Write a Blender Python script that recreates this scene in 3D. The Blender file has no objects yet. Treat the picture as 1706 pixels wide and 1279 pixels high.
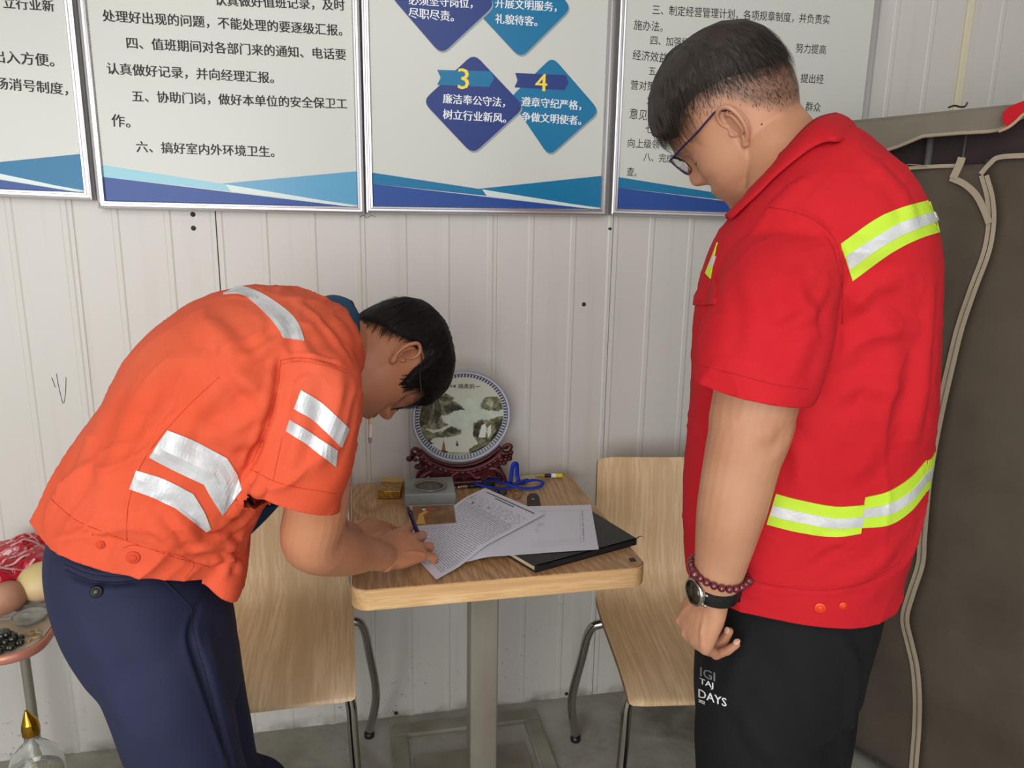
import bpy, bmesh, math, random
import numpy as np
from mathutils import Vector, Matrix, noise
from mathutils.bvhtree import BVHTree
random.seed(7); np.random.seed(7)
C = bpy.context.scene.collection
SC = bpy.context.scene
R_ = math.radians
# ------------------------------------------------------------------ camera
CAM = Vector((0, -1.906, 1.40)); FPX = 1238.0
def _cam_axes():
    yaw, pitch, roll = R_(11.56), R_(12.44), R_(0.96)
    F = Vector((math.sin(yaw)*math.cos(pitch), math.cos(yaw)*math.cos(pitch), -math.sin(pitch)))
    R = Vector((math.cos(yaw), -math.sin(yaw), 0)); U = R.cross(F)
    c, s = math.cos(roll), math.sin(roll)
    return F, R*c + U*s, U*c - R*s
CF, CR, CU = _cam_axes()
cd = bpy.data.cameras.new('camera'); cam = bpy.data.objects.new('camera', cd); C.objects.link(cam)
cd.sensor_fit = 'HORIZONTAL'; cd.sensor_width = 36; cd.lens = FPX*36/1706; cd.clip_start = 0.05
M = Matrix((CR, CU, -CF)).transposed().to_4x4(); M.translation = CAM
cam.matrix_world = M; SC.camera = cam
def ray(px, py): return CF*FPX + CR*(px-853) + CU*(639.5-py)
def at(px, py, Y):                     # point of the vertical plane y = Y seen at that pixel
    r = ray(px, py); return CAM + r*((Y-CAM.y)/r.y)
def atz(px, py, Z):                    # point of the level plane z = Z
    r = ray(px, py); return CAM + r*((Z-CAM.z)/r.z)
def atp(px, py, P, N):
    r = ray(px, py); P = Vector(P); N = Vector(N); return CAM + r*((P-CAM).dot(N)/r.dot(N))
# ------------------------------------------------------------------ light
SC.view_settings.view_transform = 'Standard'; SC.view_settings.look = 'None'
SC.view_settings.gamma = 1; SC.view_settings.use_curve_mapping = False
SC.view_settings.exposure = 0.0
w = bpy.data.worlds.new('sky'); SC.world = w; w.use_nodes = True
w.node_tree.nodes['Background'].inputs[0].default_value = (0.93, 0.96, 1.0, 1)
w.node_tree.nodes['Background'].inputs[1].default_value = 1.5
def area(name, loc, tgt, sx, sy, power, col):
    l = bpy.data.lights.new(name, 'AREA'); l.shape = 'RECTANGLE'; l.size = sx; l.size_y = sy
    l.energy = power; l.color = col
    o = bpy.data.objects.new(name, l); C.objects.link(o); o.location = loc
    o.rotation_euler = (Vector(tgt)-Vector(loc)).to_track_quat('-Z', 'Y').to_euler(); return o
area('doorway_daylight', (-1.6, -3.8, 1.30), (0.1, 0, 0.7), 2.2, 2.0, 66, (1.0, 0.985, 0.96))
area('ceiling_fill', (-0.2, -2.6, 2.75), (0.1, -0.4, 0.9), 2.2, 1.2, 26, (1.0, 0.98, 0.95))  # unseen soft fill lamp under the closed ceiling
# ------------------------------------------------------------------ materials
def mat(name, col, rough=.6, metal=0, spec=.5, **k):
    m = bpy.data.materials.new(name); m.use_nodes = True
    b = m.node_tree.nodes['Principled BSDF']
    b.inputs['Base Color'].default_value = (*col, 1); b.inputs['Roughness'].default_value = rough
    b.inputs['Metallic'].default_value = metal; b.inputs['Specular IOR Level'].default_value = spec
    for kk, v in k.items(): b.inputs[kk.replace('_', ' ')].default_value = v
    m.diffuse_color = (*col, 1)
    return m
def srgb(r, g, b): return tuple(((c/255)/12.92 if c/255 < .04045 else ((c/255+.055)/1.055)**2.4) for c in (r, g, b))
class NT:
    def __init__(s, m): s.t = m.node_tree; s.b = s.t.nodes['Principled BSDF']
    def n(s, typ, ins=None, **at_):
        q = s.t.nodes.new(typ)
        for k, v in at_.items(): setattr(q, k, v)
        for k, v in (ins or {}).items():
            if hasattr(v, 'is_output'): s.t.links.new(v, q.inputs[k])
            else: q.inputs[k].default_value = v
        return q
    def l(s, a, b): s.t.links.new(a, b)
    def coord(s, kind='Object', scale=(1, 1, 1), loc=(0, 0, 0)):
        tc = s.n('ShaderNodeTexCoord'); mp = s.n('ShaderNodeMapping', {'Scale': scale, 'Location': loc})
        s.l(tc.outputs[kind], mp.inputs['Vector']); return mp.outputs[0]
    def noise(s, v, scale, detail=4, rough=.5, dist=0):
        return s.n('ShaderNodeTexNoise', {'Vector': v, 'Scale': scale, 'Detail': detail, 'Roughness': rough, 'Distortion': dist}).outputs['Fac']
    def ramp(s, f, stops):
        q = s.n('ShaderNodeValToRGB', {'Fac': f}); e = q.color_ramp.elements
        while len(e) < len(stops): e.new(0.5)
        for i, (p, c) in enumerate(stops): e[i].position = p; e[i].color = (*c, 1) if len(c) == 3 else c
        return q.outputs[0]
    def mix(s, f, a, b, mode='MIX'):
        q = s.n('ShaderNodeMix', data_type='RGBA', blend_type=mode)
        for sock, v in ((q.inputs[0], f), (q.inputs[6], a), (q.inputs[7], b)):
            if hasattr(v, 'is_output'): s.l(v, sock)
            elif isinstance(v, (int, float)): sock.default_value = v
            else: sock.default_value = (*v, 1)
        return q.outputs[2]
    def bump(s, h, strength=.2, dist=.002):
        q = s.n('ShaderNodeBump', {'Height': h, 'Strength': strength, 'Distance': dist}); s.l(q.outputs[0], s.b.inputs['Normal'])
    def col(s, c): s.l(c, s.b.inputs['Base Color'])
    def math(s, op, a, b=0.0, clamp=False):
        q = s.n('ShaderNodeMath', operation=op, use_clamp=clamp)
        for i, v in enumerate((a, b)):
            if hasattr(v, 'is_output'): s.l(v, q.inputs[i])
            else: q.inputs[i].default_value = v
        return q.outputs[0]
def m_noise(name, c1, c2, scale, rough=.6, bump=.15, bscale=None, metal=0, spec=.4, stretch=(1, 1, 1), bdist=.002):
    m = mat(name, c1, rough, metal, spec); t = NT(m); v = t.coord(scale=stretch)
    t.col(t.ramp(t.noise(v, scale), [(.35, c1), (.65, c2)]))
    if bump: t.bump(t.noise(v, bscale or scale*3, 6), bump, bdist)
    return m
def m_wall():
    m = mat('painted_steel_wall', (.6, .58, .55), .42, 0, .45); t = NT(m)
    v = t.coord('Object')
    base = t.ramp(t.noise(v, .9, 3), [(.3, srgb(200, 197, 191)), (.7, srgb(209, 206, 201))])
    st = t.noise(t.coord('Object', (9, 9, .5)), 2.2, 5)                # rain-like vertical streaks
    base = t.mix(t.ramp(st, [(.55, (0, 0, 0)), (.8, (.35, .35, .35))]), base, srgb(178, 170, 160))
    sep = t.n('ShaderNodeSeparateXYZ', {0: v}).outputs[2]
    low = t.ramp(sep, [(0.0, (1, 1, 1)), (.30, (.35, .35, .35)), (.62, (0, 0, 0))])
    spk = t.ramp(t.noise(v, 34, 5, .7), [(.60, (0, 0, 0)), (.66, (1, 1, 1))])
    patch = t.ramp(t.noise(v, 4.5, 3), [(.48, (0, 0, 0)), (.62, (1, 1, 1))])
    f = t.mix(1.0, low, t.mix(1.0, spk, patch, 'MULTIPLY'), 'MULTIPLY')
    base = t.mix(f, base, srgb(92, 88, 82))
    foot = t.ramp(sep, [(0, (1, 1, 1)), (.035, (0, 0, 0))])
    base = t.mix(t.mix(1.0, foot, t.ramp(t.noise(v, 14, 4), [(.4, (0, 0, 0)), (.6, (.8, .8, .8))]), 'MULTIPLY'), base, srgb(120, 118, 110))
    t.col(base); t.bump(t.noise(v, 7, 3), .08, .01); return m
def m_floor():
    m = mat('concrete', (.3, .3, .28), .75, 0, .3); t = NT(m); v = t.coord('Object')
    c = t.ramp(t.noise(v, 3.2, 8, .62), [(.3, srgb(134, 131, 121)), (.5, srgb(158, 156, 146)), (.7, srgb(178, 177, 168))])
    c = t.mix(t.ramp(t.noise(v, 1.7, 5, .6, 1.0), [(.5, (0, 0, 0)), (.68, (.8, .8, .8))]), c, srgb(102, 96, 84))
    c = t.mix(t.ramp(t.noise(v, 60, 4, .7), [(.64, (0, 0, 0)), (.7, (.6, .6, .6))]), c, srgb(70, 66, 58))
    t.col(c); t.bump(t.noise(v, 22, 8, .6), .4, .004); return m
def m_wood(name, ca, cb, cc, axis='z', scale=1.0, rough=.4, ring=0.5, fine=1.0, kind='Object'):
    """long grain along `axis`: cb base, ca dark pores, cc pale"""
    m = mat(name, cb, rough, 0, .45); t = NT(m)
    s = {'x': (.06, 1, 1), 'y': (1, .06, 1), 'z': (1, 1, .06)}[axis]
    v = t.coord(kind, tuple(q*scale for q in s))
    wob = t.noise(t.coord(kind, tuple(q*scale*(1 if q == 1 else 5) for q in s)), 3.0, 3)
    rings = t.n('ShaderNodeTexNoise', {'Vector': v, 'Scale': 26.0, 'Detail': 3.0, 'Roughness': .55, 'Distortion': ring}).outputs['Fac']
    grain = t.noise(v, 150*fine, 3, .6)
    c = t.ramp(rings, [(.35, ca), (.5, cb), (.68, cc)])
    c = t.mix(t.ramp(grain, [(.42, (.75, .75, .75)), (.56, (0, 0, 0))]), c, ca)
    c = t.mix(t.ramp(wob, [(.35, (0, 0, 0)), (.75, (.35, .35, .35))]), c, cc)
    t.col(c); t.bump(grain, .12, .0008); return m
def m_table():
    m = mat('table_oak_laminate', (.4, .27, .15), .38, 0, .45); t = NT(m)
    v = t.coord('Object')
    nz = t.n('ShaderNodeTexNoise', {'Vector': t.coord('Object', (1, .45, 1)), 'Scale': 2.6, 'Detail': 2.0}).outputs['Fac']
    sep = t.n('ShaderNodeSeparateXYZ', {0: v})
    ph = t.math('ADD', sep.outputs[0], t.math('MULTIPLY', nz, .55))
    ph = t.math('ADD', ph, t.math('MULTIPLY', sep.outputs[1], .16))
    band = t.math('FRACT', t.math('MULTIPLY', ph, 52))
    bw = t.ramp(band, [(.0, (.25, .25, .25)), (.35, (1, 1, 1)), (.8, (.55, .55, .55)), (1.0, (.1, .1, .1))])
    c = t.mix(bw, srgb(148, 106, 68), srgb(196, 154, 110))
    g = t.noise(t.coord('Object', (1, .05, 1)), 240, 3, .6)
    c = t.mix(t.ramp(g, [(.40, (.6, .6, .6)), (.55, (0, 0, 0))]), c, srgb(122, 84, 50))
    c = t.mix(t.ramp(t.noise(v, 3.3, 3), [(.35, (0, 0, 0)), (.7, (.45, .45, .45))]), c, srgb(206, 170, 126))
    t.col(c); t.bump(g, .1, .0006); return m
MW = m_wall(); MF = m_floor()
M_alu = mat('brushed_aluminium', srgb(205, 203, 205), .28, .85, .5)
M_chrome = mat('chrome_tube', srgb(190, 188, 182), .16, 1.0)
M_steel = m_noise('stained_stainless_steel', srgb(150, 144, 132), srgb(128, 120, 108), 9, .45, .05, metal=.35, stretch=(1, 1, .3))
M_chair = m_wood('chair_maple_laminate', srgb(202, 168, 126), srgb(221, 189, 149), srgb(231, 204, 168), 'y', 1.0, .27, .6, kind='UV')
M_ply = m_wood('plywood_edge', srgb(92, 64, 40), srgb(132, 98, 64), srgb(160, 124, 86), 'x', 2.0, .5)
M_edge = m_wood('pine_edge_band', srgb(196, 150, 98), srgb(216, 174, 122), srgb(228, 192, 144), 'x', 1.5, .4)
M_table = m_table()
M_poster = mat('poster_print', srgb(204, 206, 199), .26, 0, .4)
M_ink = mat('printed_black_ink', srgb(44, 41, 40), .45, 0, .2)
M_white = mat('printed_white', srgb(232, 236, 240), .3)
M_navy = mat('printed_navy', srgb(38, 58, 126), .3, 0, .3)
M_teal = mat('printed_teal', srgb(14, 114, 160), .3, 0, .3)
M_navy2 = mat('printed_swoosh_blue', srgb(36, 74, 150), .3, 0, .3)
M_pale = mat('printed_pale_teal', srgb(128, 192, 208), .25)
M_mint = mat('printed_mint_white', srgb(206, 222, 218), .25)
M_yel = mat('printed_yellow', srgb(246, 214, 60), .3)
M_shade = mat('printed_grey_edge', srgb(140, 150, 158), .3)
M_cream = mat('cream_plastic', srgb(214, 206, 180), .5)
M_black = mat('black_plastic', srgb(22, 22, 24), .35)
M_dark = mat('dark_screw', srgb(60, 54, 48), .5, .5)
# ------------------------------------------------------------------ mesh helpers
def mesh(name, vs, fs, m=None, parent=None, smooth=False):
    me = bpy.data.meshes.new(name); me.from_pydata([tuple(v) for v in vs], [], [tuple(f) for f in fs]); me.validate(); me.update()
    return link(name, me, m, parent, smooth)
def link(name, me, m=None, parent=None, smooth=False):
    o = bpy.data.objects.new(name, me); C.objects.link(o)
    if m is not None: me.materials.append(m)
    if parent is not None: o.parent = parent
    if smooth: me.shade_smooth()
    return o
def bmobj(name, bm, m=None, parent=None, smooth=False):
    me = bpy.data.meshes.new(name); bm.to_mesh(me); bm.free(); return link(name, me, m, parent, smooth)
def empty(name, loc=(0, 0, 0), rz=0):
    o = bpy.data.objects.new(name, None); o.location = loc; o.rotation_euler = (0, 0, rz); o.empty_display_size = .05; C.objects.link(o); return o
def tag(o, label, cat, group=None, kind=None):
    o['label'] = label; o['category'] = cat
    if group: o['group'] = group
    if kind: o['kind'] = kind
    return o
def struct(o): o['kind'] = 'structure'; return o
def bm_box(bm, x0, x1, y0, y1, z0, z1, bev=0, seg=2):
    r = bmesh.ops.create_cube(bm, size=1)
    for v in r['verts']: v.co = Vector(((x0+x1)/2+v.co.x*(x1-x0), (y0+y1)/2+v.co.y*(y1-y0), (z0+z1)/2+v.co.z*(z1-z0)))
    if bev:
        es = list({e for v in r['verts'] for e in v.link_edges})
        bmesh.ops.bevel(bm, geom=es, offset=bev, segments=seg, affect='EDGES', profile=.5)
def box(name, x0, x1, y0, y1, z0, z1, m, parent=None, bev=0, seg=2):
    bm = bmesh.new(); bm_box(bm, x0, x1, y0, y1, z0, z1, bev, seg); return bmobj(name, bm, m, parent, False)
def catmull(P, n):
    P = [Vector(p) for p in P]
    if len(P) < 3: return [P[0].lerp(P[-1], i/n) for i in range(n+1)]
    out = []; k = len(P)-1
    for i in range(n+1):
        t = i/n*k; j = min(int(t), k-1); u = t-j
        p0 = P[j-1] if j > 0 else P[0]*2-P[1]; p1, p2 = P[j], P[j+1]; p3 = P[j+2] if j+2 <= k else P[k]*2-P[k-1]
        out.append(.5*((2*p1)+(p2-p0)*u+(2*p0-5*p1+4*p2-p3)*u*u+(3*p1-p0-3*p2+p3)*u**3))
    return out
def interp(vals, n):
    k = len(vals)-1; return [vals[min(int(i/n*k), k-1)]*(1-(i/n*k-min(int(i/n*k), k-1)))+vals[min(int(i/n*k), k-1)+1]*(i/n*k-min(int(i/n*k), k-1)) for i in range(n+1)]
def tube_geo(P, rad, seg=12, n=None, cap=True, flat=1.0, up=None):
    """swept tube; rad scalar or list; flat squashes one axis"""
    n = n or max(6, (len(P)-1)*8)
    pts = catmull(P, n) if n != len(P)-1 else [Vector(p) for p in P]
    rr = [rad]*(n+1) if not isinstance(rad, (list, tuple)) else interp(list(rad), n)
    vs, fs = [], []; T0 = (pts[1]-pts[0]).normalized()
    a = Vector(up) if up is not None else (Vector((0, 0, 1)) if abs(T0.z) < .9 else Vector((1, 0, 0)))
    N = (a - T0*a.dot(T0)).normalized()
    for i, p in enumerate(pts):
        T = (pts[min(i+1, n)]-pts[max(i-1, 0)]).normalized()
        N = (N - T*N.dot(T)).normalized(); B = T.cross(N)
        for j in range(seg):
            th = 2*math.pi*j/seg; vs.append(p + N*math.cos(th)*rr[i]*flat + B*math.sin(th)*rr[i])
    for i in range(n):
        for j in range(seg):
            fs.append((i*seg+j, i*seg+(j+1) % seg, (i+1)*seg+(j+1) % seg, (i+1)*seg+j))
    if cap: fs.append(tuple(range(seg))[::-1]); fs.append(tuple(n*seg+j for j in range(seg)))
    return vs, fs
def tube(name, P, rad, m, parent=None, seg=12, n=None, flat=1.0, up=None):
    vs, fs = tube_geo(P, rad, seg, n, True, flat, up); return mesh(name, vs, fs, m, parent, True)
def lathe_geo(prof, seg=32, c=(0, 0, 0)):
    vs, fs = [], []; k = len(prof)
    for r, z in prof:
        for j in range(seg):
            th = 2*math.pi*j/seg; vs.append((c[0]+r*math.cos(th), c[1]+r*math.sin(th), c[2]+z))
    for i in range(k-1):
        for j in range(seg): fs.append((i*seg+j, i*seg+(j+1) % seg, (i+1)*seg+(j+1) % seg, (i+1)*seg+j))
    if prof[0][0] > 1e-5: fs.append(tuple(range(seg))[::-1])
    if prof[-1][0] > 1e-5: fs.append(tuple((k-1)*seg+j for j in range(seg)))
    return vs, fs
def lathe(name, prof, m, parent=None, seg=32, c=(0, 0, 0)):
    vs, fs = lathe_geo([(max(r, 1e-4), z) for r, z in prof], seg, c); return mesh(name, vs, fs, m, parent, True)
def join(*gs):
    vs, fs = [], []
    for v, f in gs:
        o = len(vs); vs += list(v); fs += [tuple(i+o for i in q) for q in f]
    return vs, fs
def prism(name, poly, nrm, th, m, parent=None):
    """polygon of 3-D points extruded by th along nrm"""
    nrm = Vector(nrm).normalized()*th; n = len(poly)
    vs = [Vector(p) for p in poly]+[Vector(p)+nrm for p in poly]
    fs = [tuple(range(n)), tuple(range(2*n-1, n-1, -1))]+[(i, (i+1) % n, n+(i+1) % n, n+i) for i in range(n)]
    o = mesh(name, vs, fs, m, parent)
    bm = bmesh.new(); bm.from_mesh(o.data); bmesh.ops.recalc_face_normals(bm, faces=bm.faces); bm.to_mesh(o.data); bm.free()
    return o
def round_rect(x0, x1, y0, y1, r, k=6):
    out = []
    for cx, cy, a0 in ((x1-r, y1-r, 0), (x0+r, y1-r, 90), (x0+r, y0+r, 180), (x1-r, y0+r, 270)):
        for i in range(k+1):
            a = R_(a0+90*i/k); out.append((cx+r*math.cos(a), cy+r*math.sin(a)))
    return out
def text_geo(s, bold=0.0, font=None):
    cu = bpy.data.curves.new('t', 'FONT'); cu.body = s; cu.offset = bold; cu.resolution_u = 2; cu.fill_mode = 'FRONT'
    o = bpy.data.objects.new('t', cu); C.objects.link(o)
    dg = bpy.context.evaluated_depsgraph_get(); me = bpy.data.meshes.new_from_object(o.evaluated_get(dg))
    vs = np.array([v.co[:] for v in me.vertices]).reshape(-1, 3); fs = [tuple(p.vertices) for p in me.polygons]
    bpy.data.objects.remove(o); bpy.data.meshes.remove(me); bpy.data.curves.remove(cu)
    return vs, fs
def text_on(s, P0, P1, nrm, bold=0.0, yscale=1.0, lift=.0006, height=None, punct=True):
    """text whose ink spans P0..P1 (points at mid height of the line)"""
    vs, fs = text_geo(s, bold)
    if not len(vs): return [], []
    P0, P1, nrm = Vector(P0), Vector(P1), Vector(nrm).normalized()
    X = (P1-P0); L = X.length; X = X/L; Yv = nrm.cross(X)
    w0, w1 = vs[:, 0].min(), vs[:, 0].max(); k = L/(w1-w0)
    ky = k*yscale if height is None else height/(vs[:, 1].max()-vs[:, 1].min())
    yc = (vs[:, 1].max()+vs[:, 1].min())/2
    return [P0+X*((v[0]-w0)*k)+Yv*((v[1]-yc)*ky)+nrm*lift for v in vs], fs
# ================================================================== SETTING
RIBS = []
def wall_back():
    root = struct(mesh('wall_back', [(-3.3, .05, 0), (2.6, .05, 0), (2.6, .05, 2.8), (-3.3, .05, 2.8), (-3.3, .1, 0), (2.6, .1, 0), (2.6, .1, 2.8), (-3.3, .1, 2.8)],
                       [(0, 1, 2, 3), (7, 6, 5, 4), (0, 4, 5, 1), (3, 2, 6, 7), (0, 3, 7, 4), (1, 5, 6, 2)], MW))
    W = .987
    # one corrugated panel: flat face, narrow raised ribs, a lip at each joint
    pr = [(0.0012, .012), (.0012, .0), (.012, -.0015), (.016, 0)]
    for k in range(1, 9):
        x = W*k/9 + (.0 if k % 2 else .003)
        pr += [(x-.009, 0), (x-.006, -.0015), (x+.004, -.0017), (x+.008, 0)]
        if k in (3, 6): pr += [(x+.016, 0), (x+.018, .0022), (x+.021, 0)]
    pr += [(W-.014, 0), (W-.010, -.002), (W-.0012, -.002), (W-.0012, .012)]
    n = len(pr); vs = [(x, y, 0) for x, y in pr]+[(x, y, 2.8) for x, y in pr]
    vs += [(.0012, .05, 0), (W-.0012, .05, 0), (.0012, .05, 2.8), (W-.0012, .05, 2.8)]
    fs = [(i, i+1, n+i+1, n+i) for i in range(n-1)]+[(2*n, 0, n, 2*n+2), (n-1, 2*n+1, 2*n+3, 2*n-1)]
    me = None
    for i in range(-3, 3):
        if me is None: o = mesh('wall_panel', vs, fs, MW, root); me = o.data
        else: o = bpy.data.objects.new('wall_panel', me); C.objects.link(o); o.parent = root
        o.location.x = -.333+W*i
    return root
WALL = wall_back()
def screw(px, py, r=.004):
    p = at(px, py, -.002)
    vs, fs = lathe_geo([(r*1.5, 0), (r*1.4, .001), (r, .0015), (r*.6, .004), (1e-4, .0045)], 10)
    mesh('screw', [(p.x+v[0], -v[2]-.0002, p.z+v[1]) for v in vs], fs, M_dark, WALL)
for q in ((321, 357), (322, 380), (973, 507), (1017, 381), (944, 1156), (950, 1164), (660, 1188)): screw(*q)
struct(box('floor', -3.3, 2.6, -5.2, .1, -.06, 0, MF))
struct(box('ceiling', -3.3, 2.6, -5.2, .1, 2.8, 2.86, MW))
struct(box('wall_left', -3.36, -3.3, -5.2, .1, 0, 2.8, MW))
struct(box('wall_right', 2.6, 2.66, -5.2, .1, 0, 2.8, MW))
# pencil scratches on the panel
for P in (((94, 622), (97, 640), (105, 672), (109, 655), (110, 628)), ((86, 628), (92, 645)), ((600, 362), (606, 358), (611, 363), (618, 359), (626, 361))):
    vs, fs = tube_geo([at(*q, -.0006) for q in P], .0006, 5, len(P)*3-3); mesh('pencil_scratch', vs, fs, M_dark, WALL)
# cream batten on the wall joint at the right
struct(box('trim_1', 1.628, 1.650, -.010, .0, 1.45, 2.8, M_cream, None, .002))
# ------------------------------------------------------------------ posters
YP = -.022
def poster(idx, quad, label):
    """quad: outer corners in order TL, TR, BR, BL on the wall"""
    TL, TR, BR, BL = [Vector(q) for q in quad]
    root = empty('wall_poster', ((BL+BR)/2)); tag(root, label, 'poster', None)
    off = root.location.copy()
    X = (BR-BL).normalized(); Z = (TL-BL).normalized(); N = Vector((0, -1, 0))
    def loc(o): o.location = -off; return o
    fw = .017
    def pt(u, v, d=0): return BL+X*u+Z*v+N*d
    Wd = (BR-BL).length; Hh = (TL-BL).length
    loc(prism('poster_sheet', [pt(fw*.6, fw*.6), pt(Wd-fw*.6, fw*.6), pt(Wd-fw*.6, Hh-fw*.6), pt(fw*.6, Hh-fw*.6)], N, .004, M_poster, root))
    prof = [(0, -.014), (0, .006), (.0015, .009), (.005, .010), (.0065, .0075), (.0105, .0075), (.012, .010), (.0155, .0105), (.017, .008), (.017, .003)]
    for a, bpt, inw in ((0, Wd, 'b'), (0, Wd, 't'), (0, Hh, 'l'), (0, Hh, 'r')):
        vs = []
        for s, e in ((a, 1), (bpt, -1)):
            for (q, d) in prof:
                u = s+e*q
                vs.append(pt(u, q, d) if inw == 'b' else pt(u, Hh-q, d) if inw == 't' else pt(q, u, d) if inw == 'l' else pt(Wd-q, u, d))
        n = len(prof); fs = [(i, i+1, n+i+1, n+i) for i in range(n-1)]+[tuple(range(n)), tuple(range(2*n-1, n-1, -1))]
        f = loc(mesh('frame_bar', vs, fs, M_alu, root))
        bm = bmesh.new(); bm.from_mesh(f.data); bmesh.ops.recalc_face_normals(bm, faces=bm.faces); bm.to_mesh(f.data); bm.free()
    # little bead row on the inside of the frame
    bv, bf = [], []
    k = 0
    for u in np.arange(fw, Wd-fw, .0045):
        for vv in (fw+.001,):
            p = pt(u, vv, .0045); o = len(bv); s_ = .0013
            bv += [p+X*s_, p+Z*s_, p-X*s_, p-Z*s_, p+N*.002]; bf += [(o, o+1, o+4), (o+1, o+2, o+4), (o+2, o+3, o+4), (o+3, o, o+4)]
    for v in np.arange(fw, min(Hh-fw, .75), .0045):
        for u in (fw+.001, Wd-fw-.001):
            p = pt(u, v, .0045); o = len(bv); s_ = .0013
            bv += [p+X*s_, p+Z*s_, p-X*s_, p-Z*s_, p+N*.002]; bf += [(o, o+1, o+4), (o+1, o+2, o+4), (o+2, o+3, o+4), (o+3, o, o+4)]
    b = loc(mesh('beading', bv, bf, M_alu, root)); b['kind'] = 'stuff'
    def flat(name, pts, m, lift, parent=root):
        """printed area: polygon in u,v on the sheet"""
        vs = [pt(u, v, .004+lift) for u, v in pts]
        o = mesh(name, vs, [tuple(range(len(vs)))], m, parent); loc(o)
        if o.data.polygons[0].normal.y > 0: o.data.flip_normals()
        return o
    def px(x, y, lift=0):
        p = at(x, y, YP-.004-lift); return ((p-BL).dot(X), (p-BL).dot(Z))
    def write(name, rows, m, bold=0.0, ys=1.0, lift=.0008):
        for s, a, b_ in rows:
            A, B = at(*a, YP-.004), at(*b_, YP-.004); X_ = (B-A)/max(1, len(s))
            g = [text_on(s, A+X_*k, B+X_*k, N, 0, ys, lift+(.0005 if k > 0 else 0)) for k in ((0,) if not bold else (-bold/2, bold/2))]
            o = mesh(name, *join(*g), m, root); loc(o)
    root['_'] = 0; del root['_']
    # swoosh artwork along the foot
    i0, i1 = fw, Wd-fw
    flat('swoosh', [(i0, fw), (i1*.97, fw), (i0, fw+.052)], M_navy2, .0004)
    flat('swoosh', [(i0, fw+.052), (i1*.5, fw+.0285), (i1*.48, fw+.044), (i0, fw+.078)], M_pale if idx == 2 else M_teal, .0003)
    flat('swoosh', [(i1*.5, fw+.0285), (i1*.97, fw), (i1, fw+.002), (i1*.48, fw+.044)], M_mint, .0005)
    flat('swoosh', [(i1*.42, fw+.042), (i1, fw+.004), (i1, fw+.083)], M_teal if idx != 2 else mat('printed_paler_teal', srgb(70, 150, 190), .25), .0002)  # second poster takes a paler teal here
    return root, flat, px, write
def wallquad(bl, br, top=2.32, dxl=0, dxr=0):
    a, b = at(*bl, YP), at(*br, YP)
    return [(a.x+dxl, YP, top), (b.x+dxr, YP, top), (b.x, YP, b.z), (a.x, YP, a.z)]
# 1 far left
r, flat, px, write = poster(1, wallquad((-235, 318), (157, 334)), 'framed notice poster at far left, cut by the photo edge, ending in 制度')
write('lettering', [('立行业新', (5, 4), (90, 10)), ('出入方便。', (-12, 93), (90, 101)), ('场消号制度，', (-8, 138), (113, 149))], M_ink, .036)
# 2
r, flat, px, write = poster(2, wallquad((165, 347), (608, 357)), 'framed duty rules poster with large black text, second from the left')
write('lettering', [('认真做好值班记录，及时', (358, 0), (574, 9)), ('处理好出现的问题，不能处理的要逐级汇报。', (171, 26), (570, 51)),
    ('四、值班期间对各部门来的通知、电话要', (211, 71), (576, 91)), ('认真做好记录，并向经理汇报。', (178, 114), (456, 130)),
    ('五、协助门岗，做好本单位的安全保卫工', (220, 160), (578, 173)), ('作。', (186, 200), (217, 203)),
    ('六、搞好室内外环境卫生。', (227, 244), (457, 253))], M_ink, .036)
# 3
r, flat, px, write = poster(3, wallquad((610, 355), (1009, 360)), 'framed poster with four blue and teal numbered diamonds, between the two text posters')
def rdiamond(T, R, B, L, k=.13):
    out = []
    P = [Vector((*q, 0)) for q in (T, R, B, L)]
    for i in range(4):
        a, b, c = P[i-1], P[i], P[(i+1) % 4]
        s, e = b.lerp(a, k), b.lerp(c, k)
        for t in (0, .25, .5, .75, 1): q = s*(1-t)**2+b*2*t*(1-t)+e*t*t; out.append((q.x, q.y))
    return out
def diamond(T, R, B, L, m, lift):
    o = 3
    flat('diamond_shadow', [px(x+o*.6, y+o) for x, y in rdiamond(T, R, B, L)], M_shade, lift-.00008)
    return flat('diamond', [px(*q) for q in rdiamond(T, R, B, L)], m, lift)
diamond((866, -72), (951, 14), (866, 99), (778, 4), M_teal, .0006)
diamond((735, -92), (824, 8), (734, 92), (646, -10), M_navy, .0009)
diamond((919, 96), (998, 187), (914, 262), (848, 165), M_teal, .0006)
diamond((788, 90), (873, 180), (787, 258), (703, 169), M_navy, .0009)
flat('ribbon', [px(*q) for q in ((727, 117), (816, 120), (822, 131), (814, 146), (727, 142), (733, 130))], M_teal, .0011)
flat('ribbon', [px(*q) for q in ((857, 123), (941, 127), (946, 140), (939, 152), (856, 147), (861, 135))], M_navy, .0011)
write('lettering', [('必须坚守岗位，', (681, 0), (787, 6)), ('尽职尽责。', (681, 21), (756, 28)), ('开展文明服务，', (825, 5), (927, 12)), ('礼貌待客。', (825, 31), (895, 36)),
    ('廉洁奉公守法，', (738, 164), (841, 171)), ('树立行业新风。', (738, 190), (843, 197)), ('遵章守纪严格，', (869, 169), (968, 176)), ('争做文明使者。', (869, 194), (968, 201))],
    M_white, .05, 1.0, .0014)
write('numeral', [('3', (763, 131), (781, 132)), ('4', (892, 137), (911, 138))], M_yel, .05, .92, .0016)
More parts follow.
